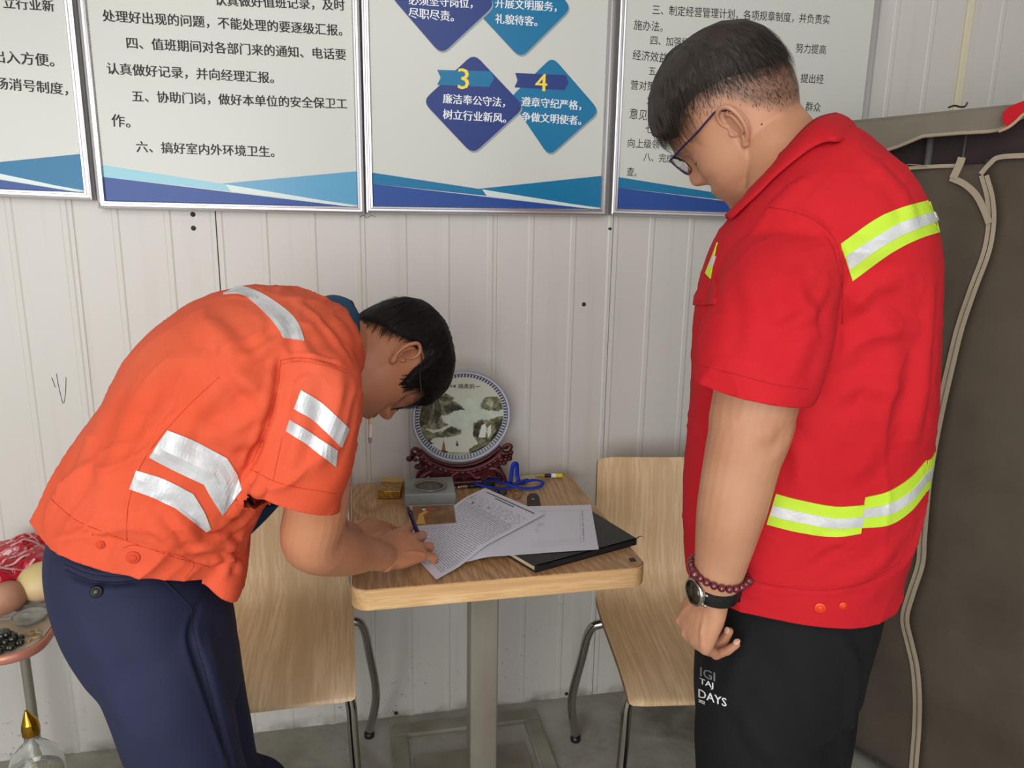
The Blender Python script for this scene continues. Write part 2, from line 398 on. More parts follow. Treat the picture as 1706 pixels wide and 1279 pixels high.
# 4
r, flat, px, write = poster(4, wallquad((1016, 358), (1424, 371)), 'framed management rules poster with small text, behind the head of the man in red')
write('lettering', [('三、制定经营管理计划，各项规章制度，并负责实', (1087, 16), (1382, 33)), ('施办法。', (1056, 41), (1104, 45)), ('四、加强经', (1084, 67), (1148, 71)),
    ('努力提高', (1326, 80), (1376, 83)), ('经济效益。', (1054, 91), (1117, 97)), ('五、制定', (1081, 118), (1130, 121)), ('提出经', (1334, 130), (1372, 132)),
    ('营对策', (1051, 141), (1091, 144)), ('六、听取', (1078, 166), (1130, 169)), ('群众', (1342, 177), (1367, 179)), ('意见，', (1049, 189), (1084, 193)), ('七、及时', (1075, 214), (1128, 217)),
    ('向上级领导', (1046, 238), (1112, 241)), ('八、完成领导', (1072, 261), (1147, 266)), ('查。', (1044, 285), (1061, 287))], M_ink, 0, 1.12)
# ------------------------------------------------------------------ table
TR_ = R_(5.5)
def dining_table():
    root = empty('dining_table', (.2545, -.335, 0), R_(.5)); tag(root, 'small square oak-look table with pale edge band on a steel column', 'table')
    hw, hd, zt, th = .289, .288, .73, .042
    pl = round_rect(-hw, hw, -hd, hd, .032, 8)
    n = len(pl)
    o = prism('tabletop', [(x, y, zt-th+.002) for x, y in round_rect(-hw+.002, hw-.002, -hd+.002, hd-.002, .030, 8)], (0, 0, 1), th-.002, M_table, root)
    vs = []
    ring = [(pl, zt-th), (round_rect(-hw-.001, hw+.001, -hd-.001, hd+.001, .033, 8), zt-th+.002), (round_rect(-hw-.001, hw+.001, -hd-.001, hd+.001, .033, 8), zt-.003), (round_rect(-hw+.001, hw-.001, -hd+.001, hd-.001, .031, 8), zt-.0012)]
    for q, z in ring: vs += [(x, y, z) for x, y in q]
    fs = [(k*n+i, k*n+(i+1) % n, (k+1)*n+(i+1) % n, (k+1)*n+i) for k in range(3) for i in range(n)]
    mesh('edge_band', vs, fs, M_edge, root); mesh('underside', [(x, y, zt-th) for x, y in pl], [tuple(range(n))[::-1]], M_ply, root)
    box('column', -.005-.0315, -.005+.0315, -.06-.0315, -.06+.0315, .012, zt-th, M_steel, root, .004)
    box('mounting_plate', -.13, .12, -.16, .06, zt-th-.006, zt-th, M_steel, root, .001)
    box('base_plate', -.15, .15, -.21, .15, .004, .012, M_steel, root, .002)
    # welded flat bar frame lying on the floor
    X0, X1, Y0, Y1, b = -.205, .215, -.32, .285, .045
    for q in ((X0, X1, Y1-b, Y1), (X0, X1, Y0, Y0+b), (X0, X0+b, Y0+b, Y1-b), (X1-b, X1, Y0+b, Y1-b)):
        box('base_bar', *q, .0, .012, M_baseconc, root, .003)
    bm = bmesh.new(); bm_box(bm, .262, .274, -.262, -.250, zt+.0002, zt+.003, .001); bmobj('corner_screw', bm, M_dark, root)
    return root
M_baseconc = m_noise('painted_base_bar', srgb(150, 148, 136), srgb(126, 122, 108), 9, .7, .2)
dining_table()
# ------------------------------------------------------------------ chairs
def chair(name, x, y, rz, label):
    """one-piece bent plywood shell on a chrome tube frame; front faces -y"""
    root = empty(name, (x, y, 0), rz); tag(root, label, 'chair', 'bent plywood chairs beside the table')
    prof = [(-.250, .430), (-.238, .440), (-.16, .448), (-.06, .446), (.05, .442), (.13, .446), (.180, .462), (.207, .490), (.220, .53), (.232, .60), (.246, .70), (.262, .775), (.270, .795)]
    pts = catmull([Vector((0, a, b)) for a, b in prof], 48); N = len(pts)
    th = .011; K = 14; vt, vb = [], []
    rows = []
    for i, p in enumerate(pts):
        t = i/(N-1)
        T = (pts[min(i+1, N-1)]-pts[max(i-1, 0)]).normalized(); nr = Vector((0, -T.z, T.y))
        hw = .205-.012*math.sin(math.pi*min(1, max(0, (t-.45)/.25)))-.012*max(0, (t-.6)/.4)
        e = min(i, N-1-i)*.0125      # rounded corners at both ends
        rc = .035
        if e < rc: hw -= rc-math.sqrt(max(0, rc*rc-(rc-e)**2))
        rows.append((p, nr, hw))
    vs, fs = [], []
    for side in (1, -1):
        for p, nr, hw in rows:
            for j in range(K+1):
                u = -1+2*j/K; dish = .006*(1-u*u)
                vs.append(Vector((u*hw, p.y, p.z))+nr*(side*th/2-dish))
    A = N*(K+1)
    for i in range(N-1):
        for j in range(K):
            a = i*(K+1)+j; fs.append((a, a+1, a+K+2, a+K+1)); b = A+a; fs.append((b+K+1, b+K+2, b+1, b))
    shell = mesh('seat_shell', vs, fs, M_chair, root, True)
    uv = shell.data.uv_layers.new(name='UVMap')
    for lp in shell.data.loops:
        i = lp.vertex_index % A; uv.data[lp.index].uv = (vs[lp.vertex_index].x+.3, (i//(K+1))/(N-1)*.86)
    ef = []
    for i in range(N-1):
        a = i*(K+1); ef += [(a, a+K+1, A+a+K+1, A+a), (A+a+K, A+a+K+K+1, a+K+K+1, a+K)]
    for j in range(K):
        ef += [(j+1, j, A+j, A+j+1), ((N-1)*(K+1)+j, (N-1)*(K+1)+j+1, A+(N-1)*(K+1)+j+1, A+(N-1)*(K+1)+j)]
    mesh('plywood_edge', [v+(v-Vector((0, v.y, v.z)))*.003 for v in vs], ef, M_ply, root)
    for s in (-1, 1):
        # front leg drops from under the seat front, rear leg bows out at the back
        tube('leg', [(s*.10, -.165, .428), (s*.17, -.185, .425), (s*.192, -.192, .395), (s*.197, -.197, .30), (s*.208, -.20, .011)], .0115, M_chrome, root, 12, 40)
        tube('leg', [(s*.12, .10, .415), (s*.20, .10, .412), (s*.226, .11, .385), (s*.240, .125, .30), (s*.255, .165, .15), (s*.235, .20, .011)], .0115, M_chrome, root, 12, 40)
        tube('side_rail', [(s*.105, -.165, .429), (s*.11, -.05, .420), (s*.12, .10, .414)], .0105, M_chrome, root, 10, 16)
        for yy in (-.2, .2): lathe('foot_cap', [(.0135, 0), (.0145, .003), (.0135, .014), (.011, .015)], M_black, root, 12, (s*(.208 if yy < 0 else .235), yy, 0))
    tube('cross_bar', [(-.105, -.02, .421), (.105, -.02, .421)], .0105, M_chrome, root, 10, 4)
    return root
chair('dining_chair', -.242, -.275, R_(1), 'light plywood chair left of the table, behind the man in orange')
chair('dining_chair', .752, -.418, R_(-8), 'light plywood chair right of the table, beside the man in red')
# ================================================================== PEOPLE TOOLS
class View:
    """points on a vertical plane that faces the viewer's azimuth at one person"""
    def __init__(s, px, py, Y):
        s.P = at(px, py, Y); r = ray(px, py); s.v = Vector((r.x, r.y, 0)).normalized()
        s.side = Vector((s.v.y, -s.v.x, 0))
    def __call__(s, px, py, d=0): return atp(px, py, s.P+s.v*d, s.v)
def loft_geo(secs, n=60, seg=40):
    """secs: (centre, half-axis a, half-axis b, exponent)"""
    cs = catmull([q[0] for q in secs], n); As = catmull([q[1] for q in secs], n); Bs = catmull([q[2] for q in secs], n); es = interp([q[3] if len(q) > 3 else 2 for q in secs], n)
    vs, fs = [], []
    for c, a, b, e in zip(cs, As, Bs, es):
        for j in range(seg):
            th = 2*math.pi*j/seg; x, y = math.cos(th), math.sin(th)
            vs.append(c+a*(math.copysign(abs(x)**(2/e), x))+b*(math.copysign(abs(y)**(2/e), y)))
    for i in range(n):
        for j in range(seg): fs.append((i*seg+j, i*seg+(j+1) % seg, (i+1)*seg+(j+1) % seg, (i+1)*seg+j))
    m = len(vs); vs += [cs[0], cs[-1]]
    for j in range(seg): fs.append((m, (j+1) % seg, j)); fs.append((m+1, n*seg+j, n*seg+(j+1) % seg))
    return fix((vs, fs))
def fix(g):
    bm = bmesh.new(); V = [bm.verts.new(v) for v in g[0]]
    for f in g[1]:
        try: bm.faces.new([V[i] for i in f])
        except ValueError: pass
    bmesh.ops.remove_doubles(bm, verts=bm.verts, dist=1e-6); bmesh.ops.recalc_face_normals(bm, faces=bm.faces)
    bm.verts.index_update(); out = ([v.co.copy() for v in bm.verts], [tuple(v.index for v in f.verts) for f in bm.faces]); bm.free(); return out
def secs_view(V, rows):
    """rows: (ax, ay, bx, by, depth_half, depth_offset, exponent): silhouette points A and B on the view plane"""
    out = []
    for r in rows:
        d = r[5] if len(r) > 5 else 0; e = r[6] if len(r) > 6 else 2.2
        A, B = V(r[0], r[1], d), V(r[2], r[3], d)
        out.append(((A+B)/2, (B-A)/2, V.v*r[4], e))
    return out
def ell_geo(c, ax, n=12, seg=20):
    """ellipsoid; ax three half-axis vectors"""
    a, b, z = [Vector(q) for q in ax]; vs, fs = [], []
    for i in range(1, n):
        ph = math.pi*i/n
        for j in range(seg):
            th = 2*math.pi*j/seg; vs.append(Vector(c)+a*(math.cos(th)*math.sin(ph))+b*(math.sin(th)*math.sin(ph))+z*math.cos(ph))
    for i in range(n-2):
        for j in range(seg): fs.append((i*seg+j, i*seg+(j+1) % seg, (i+1)*seg+(j+1) % seg, (i+1)*seg+j))
    m = len(vs); vs += [Vector(c)+z, Vector(c)-z]
    for j in range(seg): fs.append((m, (j+1) % seg, j)); fs.append((m+1, (n-2)*seg+j, (n-2)*seg+(j+1) % seg))
    return fix((vs, fs))
def limb(P, rad, seg=20, n=None, flat=1.0, up=None):
    """tapered limb with rounded ends"""
    P = [Vector(p) for p in P]; vs, fs = tube_geo(P, rad, seg, n or (len(P)-1)*10, True, flat, up)
    r0, r1 = (rad, rad) if not isinstance(rad, (list, tuple)) else (rad[0], rad[-1])
    g = [fix((vs, fs))]
    for p, r in ((P[0], r0), (P[-1], r1)): g.append(ell_geo(p, [(r*.97, 0, 0), (0, r*.97, 0), (0, 0, r*.97)], 10, 14))
    return g
def union(geos, voxel, smooth=4, fac=.5):
    vs, fs = join(*geos)
    me = bpy.data.meshes.new('u'); me.from_pydata([tuple(v) for v in vs], [], fs); me.update()
    o = bpy.data.objects.new('u', me); C.objects.link(o)
    r = o.modifiers.new('r', 'REMESH'); r.mode = 'VOXEL'; r.voxel_size = voxel; r.use_smooth_shade = True
    if smooth: s = o.modifiers.new('s', 'SMOOTH'); s.factor = fac; s.iterations = smooth
    dg = bpy.context.evaluated_depsgraph_get(); out = bpy.data.meshes.new_from_object(o.evaluated_get(dg))
    bpy.data.objects.remove(o); bpy.data.meshes.remove(me); return out
def get_co(me): a = np.empty(len(me.vertices)*3); me.vertices.foreach_get('co', a); return a.reshape(-1, 3)
def get_no(me): a = np.empty(len(me.vertices)*3); me.vertices.foreach_get('normal', a); return a.reshape(-1, 3)
def set_co(me, a): me.vertices.foreach_set('co', a.reshape(-1).astype(np.float32)); me.update()
def bvh_of(me): return BVHTree.FromPolygons([v.co for v in me.vertices], [tuple(p.vertices) for p in me.polygons])
def cast(bv, px, py, back=None):
    r = ray(px, py).normalized(); h, nr, _, _ = bv.ray_cast(CAM, r)
    if h is None:
        # just past the outline: nearest surface point of that ray
        best = None
        for k in np.linspace(.6, 1.9, 66):
            q = bv.find_nearest(CAM+r*k)
            if q[0] is not None and (best is None or q[3] < best[3]): best = q
        h, nr = best[0], best[1]
    if nr.dot(r) > 0: nr = -nr
    return h, nr
def fold(me, bv, lines):
    """lines: (pixel polyline on the cloth, width, height); raised or sunk creases"""
    co, no = get_co(me), get_no(me); disp = np.zeros(len(co))
    for L in lines:
        pts, wd, amp = L[:3]
        P = np.array([cast(bv, *q)[0][:] for q in catmull2(pts, 4*(len(pts)-1))])
        dmin = np.full(len(co), 9.0); tb = np.zeros(len(co)); nseg = len(P)-1
        bb0, bb1 = P.min(0)-wd*4, P.max(0)+wd*4
        idx = np.where(np.all((co > bb0) & (co < bb1), axis=1))[0]
        c = co[idx]; dm = np.full(len(idx), 9.0); tt = np.zeros(len(idx))
        for i in range(nseg):
            a, b = P[i], P[i+1]; ab = b-a; t = np.clip(((c-a)@ab)/max(1e-9, ab@ab), 0, 1)
            d = np.linalg.norm(c-(a+t[:, None]*ab), axis=1); m = d < dm; dm[m] = d[m]; tt[m] = (i+t[m])/nseg
        x = dm/wd
        g = np.exp(-x*x)-.35*np.exp(-((x-1.7)/.8)**2)
        disp[idx] += amp*g*np.clip(np.sin(np.pi*np.clip(tt*.9+.05, 0, 1))*1.6, 0, 1)
    set_co(me, co+no*disp[:, None])
def catmull2(pts, n): return [(q.x, q.y) for q in catmull([Vector((*p, 0)) for p in pts], n)]
def nz_disp(me, amp, scale, stretch=(1, 1, 1), seed=0):
    co, no = get_co(me), get_no(me); s = np.array(stretch)*scale
    d = np.array([noise.noise(Vector(q)) for q in (co*s+seed)]); set_co(me, co+no*(d*amp)[:, None])
def nz_ridge(me, amp, scale, stretch=(1, 1, 1), seed=0, sharp=4, axes=None):
    """crisp cloth creases: ridged noise, elongated along chosen axes"""
    co, no = get_co(me), get_no(me); A = np.eye(3) if axes is None else np.array([list(a) for a in axes])
    q = (co@A.T)*np.array(stretch)*scale+seed
    wv = np.array([[noise.noise(Vector(p*.7+9)), noise.noise(Vector(p))] for p in q]); d = (1-np.abs(wv[:, 1])*2.2).clip(0, 1)**sharp*(wv[:, 0]*1.6+.35).clip(0, 1)
    set_co(me, co+no*(d*amp)[:, None])
def cut(me, cuts):
    """open a garment: (point, outward normal, radius) removes what lies beyond the plane near the point"""
    bm = bmesh.new(); bm.from_mesh(me)
    for P, N, rad, *cond in cuts:
        P, N = Vector(P), Vector(N).normalized(); ok = cond[0] if cond else (lambda c: True)
        fs = [f for f in bm.faces if (f.calc_center_median()-P).length < rad and ok(f.calc_center_median())]
        geom = list(set(fs) | {e for f in fs for e in f.edges} | {v for f in fs for v in f.verts})
        bmesh.ops.bisect_plane(bm, geom=geom, plane_co=P, plane_no=N, clear_outer=False)
        dead = [f for f in bm.faces if (f.calc_center_median()-P).dot(N) > 0 and (f.calc_center_median()-P).length < rad and ok(f.calc_center_median())]
        bmesh.ops.delete(bm, geom=dead, context='FACES')
    bm.to_mesh(me); bm.free(); me.update()
def solidify(me, th):
    o = bpy.data.objects.new('u', me); C.objects.link(o); m = o.modifiers.new('s', 'SOLIDIFY'); m.thickness = th; m.offset = -1; m.use_rim = True
    out = bpy.data.meshes.new_from_object(o.evaluated_get(bpy.context.evaluated_depsgraph_get())); bpy.data.objects.remove(o); return out
def person_part(name, me, m, root, smooth=True):
    o = link(name, me, m, root, smooth); o.location = -Vector(root.location); return o
def pmesh(name, vs, fs, m, root, smooth=False, owner=None):
    o = mesh(name, vs, fs, m, owner or root, smooth); o.location = (0, 0, 0) if owner is not None else -Vector(root.location); return o
def strip(name, bv, top, bot, m, root, nu=30, nv=4, lift=.0012, th=.0008, owner=None, sm=True):
    """sewn-on strip between two pixel polylines, laid onto the cloth as real geometry"""
    T, B = catmull2(top, nu), catmull2(bot, nu); vs, fs = [], []
    pts = []
    for i in range(nu+1):
        for j in range(nv+1):
            u = j/nv; h, nr = cast(bv, T[i][0]*(1-u)+B[i][0]*u, T[i][1]*(1-u)+B[i][1]*u); pts.append((h, nr))
    W_ = nv+1
    for k, (h, nr) in enumerate(pts):
        i, j = divmod(k, W_); ns = Vector((0, 0, 0))
        for di in (-1, 0, 1):
            for dj in (-1, 0, 1):
                a, b = i+di, j+dj
                if 0 <= a <= nu and 0 <= b <= nv: ns += pts[a*W_+b][1]
        ns.normalize(); vs.append(h+ns*(lift+th))
    n = len(vs); vs += [v-(pts[k][1])*(th+lift*1.5) for k, v in enumerate(vs)]
    for i in range(nu):
        for j in range(nv):
            a = i*W_+j; fs.append((a, a+1, a+W_+1, a+W_)); fs.append((n+a, n+a+W_, n+a+W_+1, n+a+1))
    for i in range(nu):
        a = i*W_; fs.append((a, a+W_, n+a+W_, n+a)); a += nv; fs.append((a, n+a, n+a+W_, a+W_))
    for j in range(nv): fs.append((j, n+j, n+j+1, j+1)); a = nu*W_+j; fs.append((a, a+1, n+a+1, n+a))
    vs, fs = fix((vs, fs)); o = pmesh(name, vs, fs, m, root, False, owner)
    return o
def wrap(name, bv, axis, d0, d1, z0, z1, a0, a1, m, root, owner, lift=.0016, th=.0006, n=36, nv=4):
    """the same tape carried on round the body, out of the photo's sight"""
    vs, fs = [], []; K = nv+1
    for i in range(n+1):
        a = R_(a0+(a1-a0)*i/n); d = d0*math.cos(a)+d1*math.sin(a)
        for j in range(K):
            z = z0+(z1-z0)*j/nv; o = Vector((axis.x, axis.y, z)); h, nn, _, _ = bv.ray_cast(o+d*.7, -d)
            if h is None: h = o+d*.1; nn = d
            vs.append((h, (nn+d).normalized()))
    P = [h+nn*(lift+th) for h, nn in vs]+[h-nn*.0006 for h, nn in vs]; N_ = len(vs)
    for i in range(n):
        for j in range(nv): q = i*K+j; fs += [(q, q+1, q+K+1, q+K), (N_+q, N_+q+K, N_+q+K+1, N_+q+1)]
        for q in (i*K, i*K+nv): fs.append((q, q+K, N_+q+K, N_+q))
    for i in (0, n):
        for j in range(nv): q = i*K+j; fs.append((q, q+1, N_+q+1, N_+q))
    return pmesh(name, *fix((P, fs)), m, root, False, owner)
def seam(name, bv, pts, m, root, r=.0008, lift=.0004, dash=None, owner=None, n=None):
    """stitch line or piping following the cloth"""
    P2 = catmull2(pts, n or max(8, (len(pts)-1)*8)); P = []
    for q in P2: h, nr = cast(bv, *q); P.append(h+nr*lift)
    if dash is None: vs, fs = tube_geo(P, r, 6, len(P)-1)
    else:
        gs = []; L = 0
        for a, b in zip(P[:-1], P[1:]):
            k = max(1, int((b-a).length/dash))
            for i in range(k): gs.append(tube_geo([a.lerp(b, (i+.15)/k), a.lerp(b, (i+.75)/k)], r, 4, 1))
        vs, fs = join(*gs)
    return pmesh(name, vs, fs, m, root, True, owner)
# ------------------------------------------------------------------ head
ZL = [(-.112, .030, .000, .012), (-.106, .060, -.004, .030), (-.098, .074, -.008, .040), (-.085, .083, -.025, .050), (-.065, .085, -.048, .059), (-.045, .087, -.068, .0655), (-.02, .088, -.086, .071), (0, .088, -.096, .0745),
      (.02, .087, -.101, .077), (.04, .095, -.103, .0785), (.07, .091, -.101, .077), (.095, .078, -.089, .069), (.115, .058, -.070, .055), (.128, .034, -.046, .035), (.135, .006, -.016, .010)]
def head_xyz(th, z, grow=0.0, jaw=1.0):
    za = [q[0] for q in ZL]; xf, xb, w_ = (float(np.interp(z, za, [q[i] for q in ZL])) for i in (1, 2, 3))
    if z < 0: w_ *= 1+(jaw-1)*min(1, -z/.06)
    xc = (xf+xb)/2; a = (xf-xb)/2+grow; b = w_+grow; c, s = math.cos(th), math.sin(th); e = 2/2.25
    return Vector((xc+a*math.copysign(abs(c)**e, c), b*math.copysign(abs(s)**e, s), z))
def gz(v, c, s): return math.exp(-((v-c)/s)**2)
def head_geo(fr, jaw=1.0, full=0.0, prog=0.0):
    """fr: local->world; returns a closed face and skull surface with nose, lips, sockets, brows, chin"""
    vs, fs = [], []; n, seg = 110, 120
    for i in range(n+1):
        t = i/n; z = -.112+.247*t
        for j in range(seg):
            th = 2*math.pi*(j/seg); th = th-.45*math.sin(th)   # denser at the face
            p = head_xyz(th, z, 0, jaw); x, y = p.x, p.y
            if math.cos(th) > -.2:
                k = 1
                ay = abs(y)
                nose = float(np.interp(z, [-.032, -.026, -.020, -.012, -.004, .004, .014, .026, .040], [0, .010, .0220, .0270, .0258, .0205, .0140, .0085, .0]))
                sg = float(np.interp(z, [-.03, -.012, 0, .02], [.015, .0140, .0095, .0080]))
                x += prog*min(1, max(0, (-.022-z)/.02))*max(0, math.cos(th))+nose*math.exp(-(y/sg)**2)
                x += .0085*gz(ay, .0145, .006)*gz(z, -.0155, .007)       # wings
                x += -.0095*gz(ay, .031, .015)*gz(z, .016, .012)         # sockets
                x += .0062*gz(ay, .033, .013)*gz(z, .0145, .0075)        # lids over the eyeball
                x += .0045*gz(ay, .028, .024)*gz(z, .036, .008)          # brow ridge
                x += .0065*gz(y, 0, .019)*gz(z, -.0425, .0048)           # upper lip
                x += .0075*gz(y, 0, .017)*gz(z, -.0535, .0052)           # lower lip
                x -= .0045*gz(y, 0, .022)*gz(z, -.0478, .0018)
                x -= .0035*gz(y, 0, .016)*gz(z, -.066, .006)
                x += .0060*gz(y, 0, .020)*gz(z, -.086, .014)             # chin
                f = .004+full
                x += f*.6*gz(ay, .045, .018)*gz(z, -.012, .018); y += math.copysign(f*gz(ay, .062, .022)*gz(z, -.022, .030), y) if math.cos(th) > .0 else 0
            vs.append(fr@Vector((x, y, z)))
    for i in range(n):
        for j in range(seg): fs.append((i*seg+j, i*seg+(j+1) % seg, (i+1)*seg+(j+1) % seg, (i+1)*seg+j))
    m = len(vs); vs += [fr@Vector((.012, 0, -.1125)), fr@Vector((-.005, 0, .1352))]
    for j in range(seg): fs.append((m, (j+1) % seg, j)); fs.append((m+1, n*seg+j, n*seg+(j+1) % seg))
    return fix((vs, fs))
def ear_mesh(fr, side, s=1.0, out=.35):
    """helix, antihelix, tragus, lobe and bowl, merged"""
    c0 = Vector((-.008, side*.0765, .004))
    ax = Vector((1, -side*out*.0, .18)).normalized()          # across the ear (towards the face)
    az = Vector((-.20, side*.10, 1)).normalized()
    n_ = Vector((out, side, 0)).normalized()
    bx = (ax-n_*ax.dot(n_)).normalized(); bz = (az-n_*az.dot(n_)-bx*az.dot(bx)).normalized()
    def q(u, v, d=0): return fr@(c0+bx*(u*s)+bz*(v*s)+n_*(d*s))
    hel = [(.010, .004, .003), (.014, .016, .005), (.010, .028, .008), (-.001, .033, .010), (-.013, .028, .012), (-.0185, .014, .013), (-.018, -.002, .012), (-.012, -.016, .009), (-.004, -.024, .006)]
    anti = [(-.001, .022, .007), (-.008, .016, .009), (-.0105, .004, .009), (-.009, -.008, .008), (-.002, -.014, .006)]
    cr = [(-.004, .023, .006), (.004, .019, .004)]
    g = []
    def sw(P, r): return limb([q(*p) for p in P], [k*s for k in r], 10, len(P)*5)
    g += sw(hel, [.0028, .0032, .0034, .0036, .0036, .0034, .0032, .0032, .0040])
    g += sw(anti, [.0022, .0030, .0034, .0032, .0026]); g += sw(cr, [.0024, .0018])
    g += sw([(.0105, .000, .003), (.0095, -.006, .006), (.0075, -.011, .003)], [.0030, .0038, .0030])
    g += sw([(-.003, -.021, .005), (.002, -.028, .004), (.006, -.022, .001)], [.0055, .0060, .0040])
    W = lambda v: (fr.to_3x3()@v)*s
    g.append(ell_geo(q(-.004, .003, .0005), [W(bx*.0150), W(bz*.0265), W(n_*.0040)], 10, 20))
    g.append(ell_geo(q(.000, .001, -.008), [W(bx*.013), W(bz*.022), W(n_*.011)], 10, 20))
    return union(g, .0011, 3)
def frame(O, X, Y):
    X = X.normalized(); Y = (Y-X*Y.dot(X)).normalized(); Z = X.cross(Y)
    M_ = Matrix((X, Y, Z)).transposed().to_4x4(); M_.translation = O; return M_
def hand_geo(fr, curls, spread=.0, thumb=None, s=1.0, side=1, palm=1.0):
    """fr: wrist frame, x towards the fingers, z out of the back of the hand, y towards the thumb*side.
    curls: per finger (mcp, pip, dip) in degrees, index first"""
    g = []; q = lambda x, y, z=0: fr@Vector((x*s, y*s*side, z*s))
    rot = fr.to_3x3()
    secs = []
    for x, yc, hy, hz, zc in ((-.012, .0, .0265, .0200, 0), (.008, .0, .0285, .0195, 0), (.030, .002, .0370, .0190, -.001), (.055, .002, .0410, .0175, .001), (.078, .0, .0415, .0150, .002), (.092, -.001, .0385, .0120, .001)):
        secs.append((q(x, yc, zc), rot@Vector((0, hy*s*side, 0)), rot@Vector((0, 0, hz*s)), 2.4))
    g.append(loft_geo(secs, 24, 28))
    fing = [(.0300, .088, (.044, .026, .020), .0092), (.0095, .094, (.047, .029, .021), .0095), (-.0115, .090, (.043, .027, .020), .0090), (-.0305, .080, (.034, .021, .018), .0080)]
    tips = []
    for k, (y, x, ls, r) in enumerate(fing):
        a = 0; d = Vector((1, 0, 0)); p = Vector((x-.018, y, .001)); P = [p]; p = Vector((x, y, .003)); P.append(p)
        sp = R_((spread*(1.4, .4, -.6, -1.7)[k]))
        for L, c in zip(ls, curls[k]):
            a += R_(c); dd = Vector((math.cos(a)*math.cos(sp), math.cos(a)*math.sin(sp), -math.sin(a))); p = p+dd*L; P.append(p)
        W = [fr@Vector((v.x*s, v.y*s*side, v.z*s)) for v in P]; tips.append(W)
        rr = [r*1.08*s, r*1.12*s, r*1.0*s, r*.90*s, r*.76*s]
        Wd = [W[0]]
        # keep the knuckle bends crisp
        PP, RR = [], []
        for i in range(len(W)):
            if 1 < i < len(W)-1:
                PP += [W[i].lerp(W[i-1], .22), W[i], W[i].lerp(W[i+1], .22)]; RR += [rr[i]*.99, rr[i]*1.05, rr[i]*.98]
            else: PP.append(W[i]); RR.append(rr[i])
        g += limb(PP, RR, 14, len(PP)*4)
        # extensor tendon / knuckle
        g.append(ell_geo(q(x-.004, y, .0085), [rot@Vector((.011*s, 0, 0)), rot@Vector((0, .0075*s, 0)), rot@Vector((0, 0, .0070*s))], 8, 12))
        g += limb([q(.028, y*.45, .0150), q(.055, y*.75, .0160), q(x-.006, y, .0125)], [.0028*s, .0032*s, .0034*s], 8, 10)
    th = thumb or [(.014, .020, -.006), (.038, .044, -.012), (.064, .056, -.016), (.090, .060, -.018)]
    T = [q(*t) for t in th]; g += limb(T, [.0165*s, .0150*s, .0118*s, .0088*s], 16, 24)
    g.append(ell_geo(q(.030, .028, -.008), [rot@Vector((.026*s, 0, 0)), rot@Vector((0, .016*s, 0)), rot@Vector((0, 0, .015*s))], 10, 16))
    return g, tips, T
def nails(tips, fr, m, root, s=1.0, side=1):
    for W in tips:
        d = (W[-1]-W[-2]).normalized(); up = fr.to_3x3()@Vector((0, 0, 1)); lat = fr.to_3x3()@Vector((0, 1, 0)); nrm = lat.cross(d); nrm = nrm if nrm.dot(up) > 0 or True else -nrm
        if (nrm.dot(up)) < 0 and abs(nrm.dot(up)) > .0: nrm = -nrm
        c = W[-1]+d*.001*s+nrm*.0066*s
        v, f = ell_geo(c, [d*.0060*s, lat*.0050*s, nrm*.0016*s], 6, 12); pmesh('fingernail', v, f, m, root, True)
def lash(fr, body_bv, m, root):
    for s in (1, -1):
        for z0, r in ((.0095, .0009),):
            P = []
            for k in range(9):
                y = s*(.019+.030*k/8); q = body_bv.ray_cast(fr@Vector((.2, y, z0-.0035*math.sin(math.pi*k/8))), (fr.to_3x3()@Vector((-1, 0, 0))).normalized())
                if q[0] is not None: P.append(q[0])
            if len(P) > 3: pmesh('eyelash', *tube_geo(P, [r*.6, r, r, r*.6], 6, 16), m, root, True)
def hair_cap(fr, mask, thick, amp, seed, jaw=1.0, n=90, seg=140):
    """mask(th,z)->0..1 ; sunk under the skin where there is no hair"""
    vs, fs = [], []
    for i in range(n+1):
        z = -.075+.211*i/n
        for j in range(seg):
            th = 2*math.pi*j/seg; mk = mask(th, z)
            nz = noise.noise(Vector((math.cos(th)*2, math.sin(th)*2, z*14+seed)))*.5+noise.noise(Vector((th*14, z*10, seed)))*.6
            g = -.006+(thick(th, z)+.006+amp*nz)*mk
            p = head_xyz(th, z, 0, jaw); c = Vector((-.004, 0, .02)); d = (p-c).normalized(); vs.append(fr@(p+d*g))
    for i in range(n):
        for j in range(seg): fs.append((i*seg+j, i*seg+(j+1) % seg, (i+1)*seg+(j+1) % seg, (i+1)*seg+j))
    m = len(vs); top = Vector((-.005, 0, .1352)); vs += [fr@(top+Vector((0, 0, thick(0, .135))))]
    for j in range(seg): fs.append((m, n*seg+j, n*seg+(j+1) % seg))
    return vs, fs
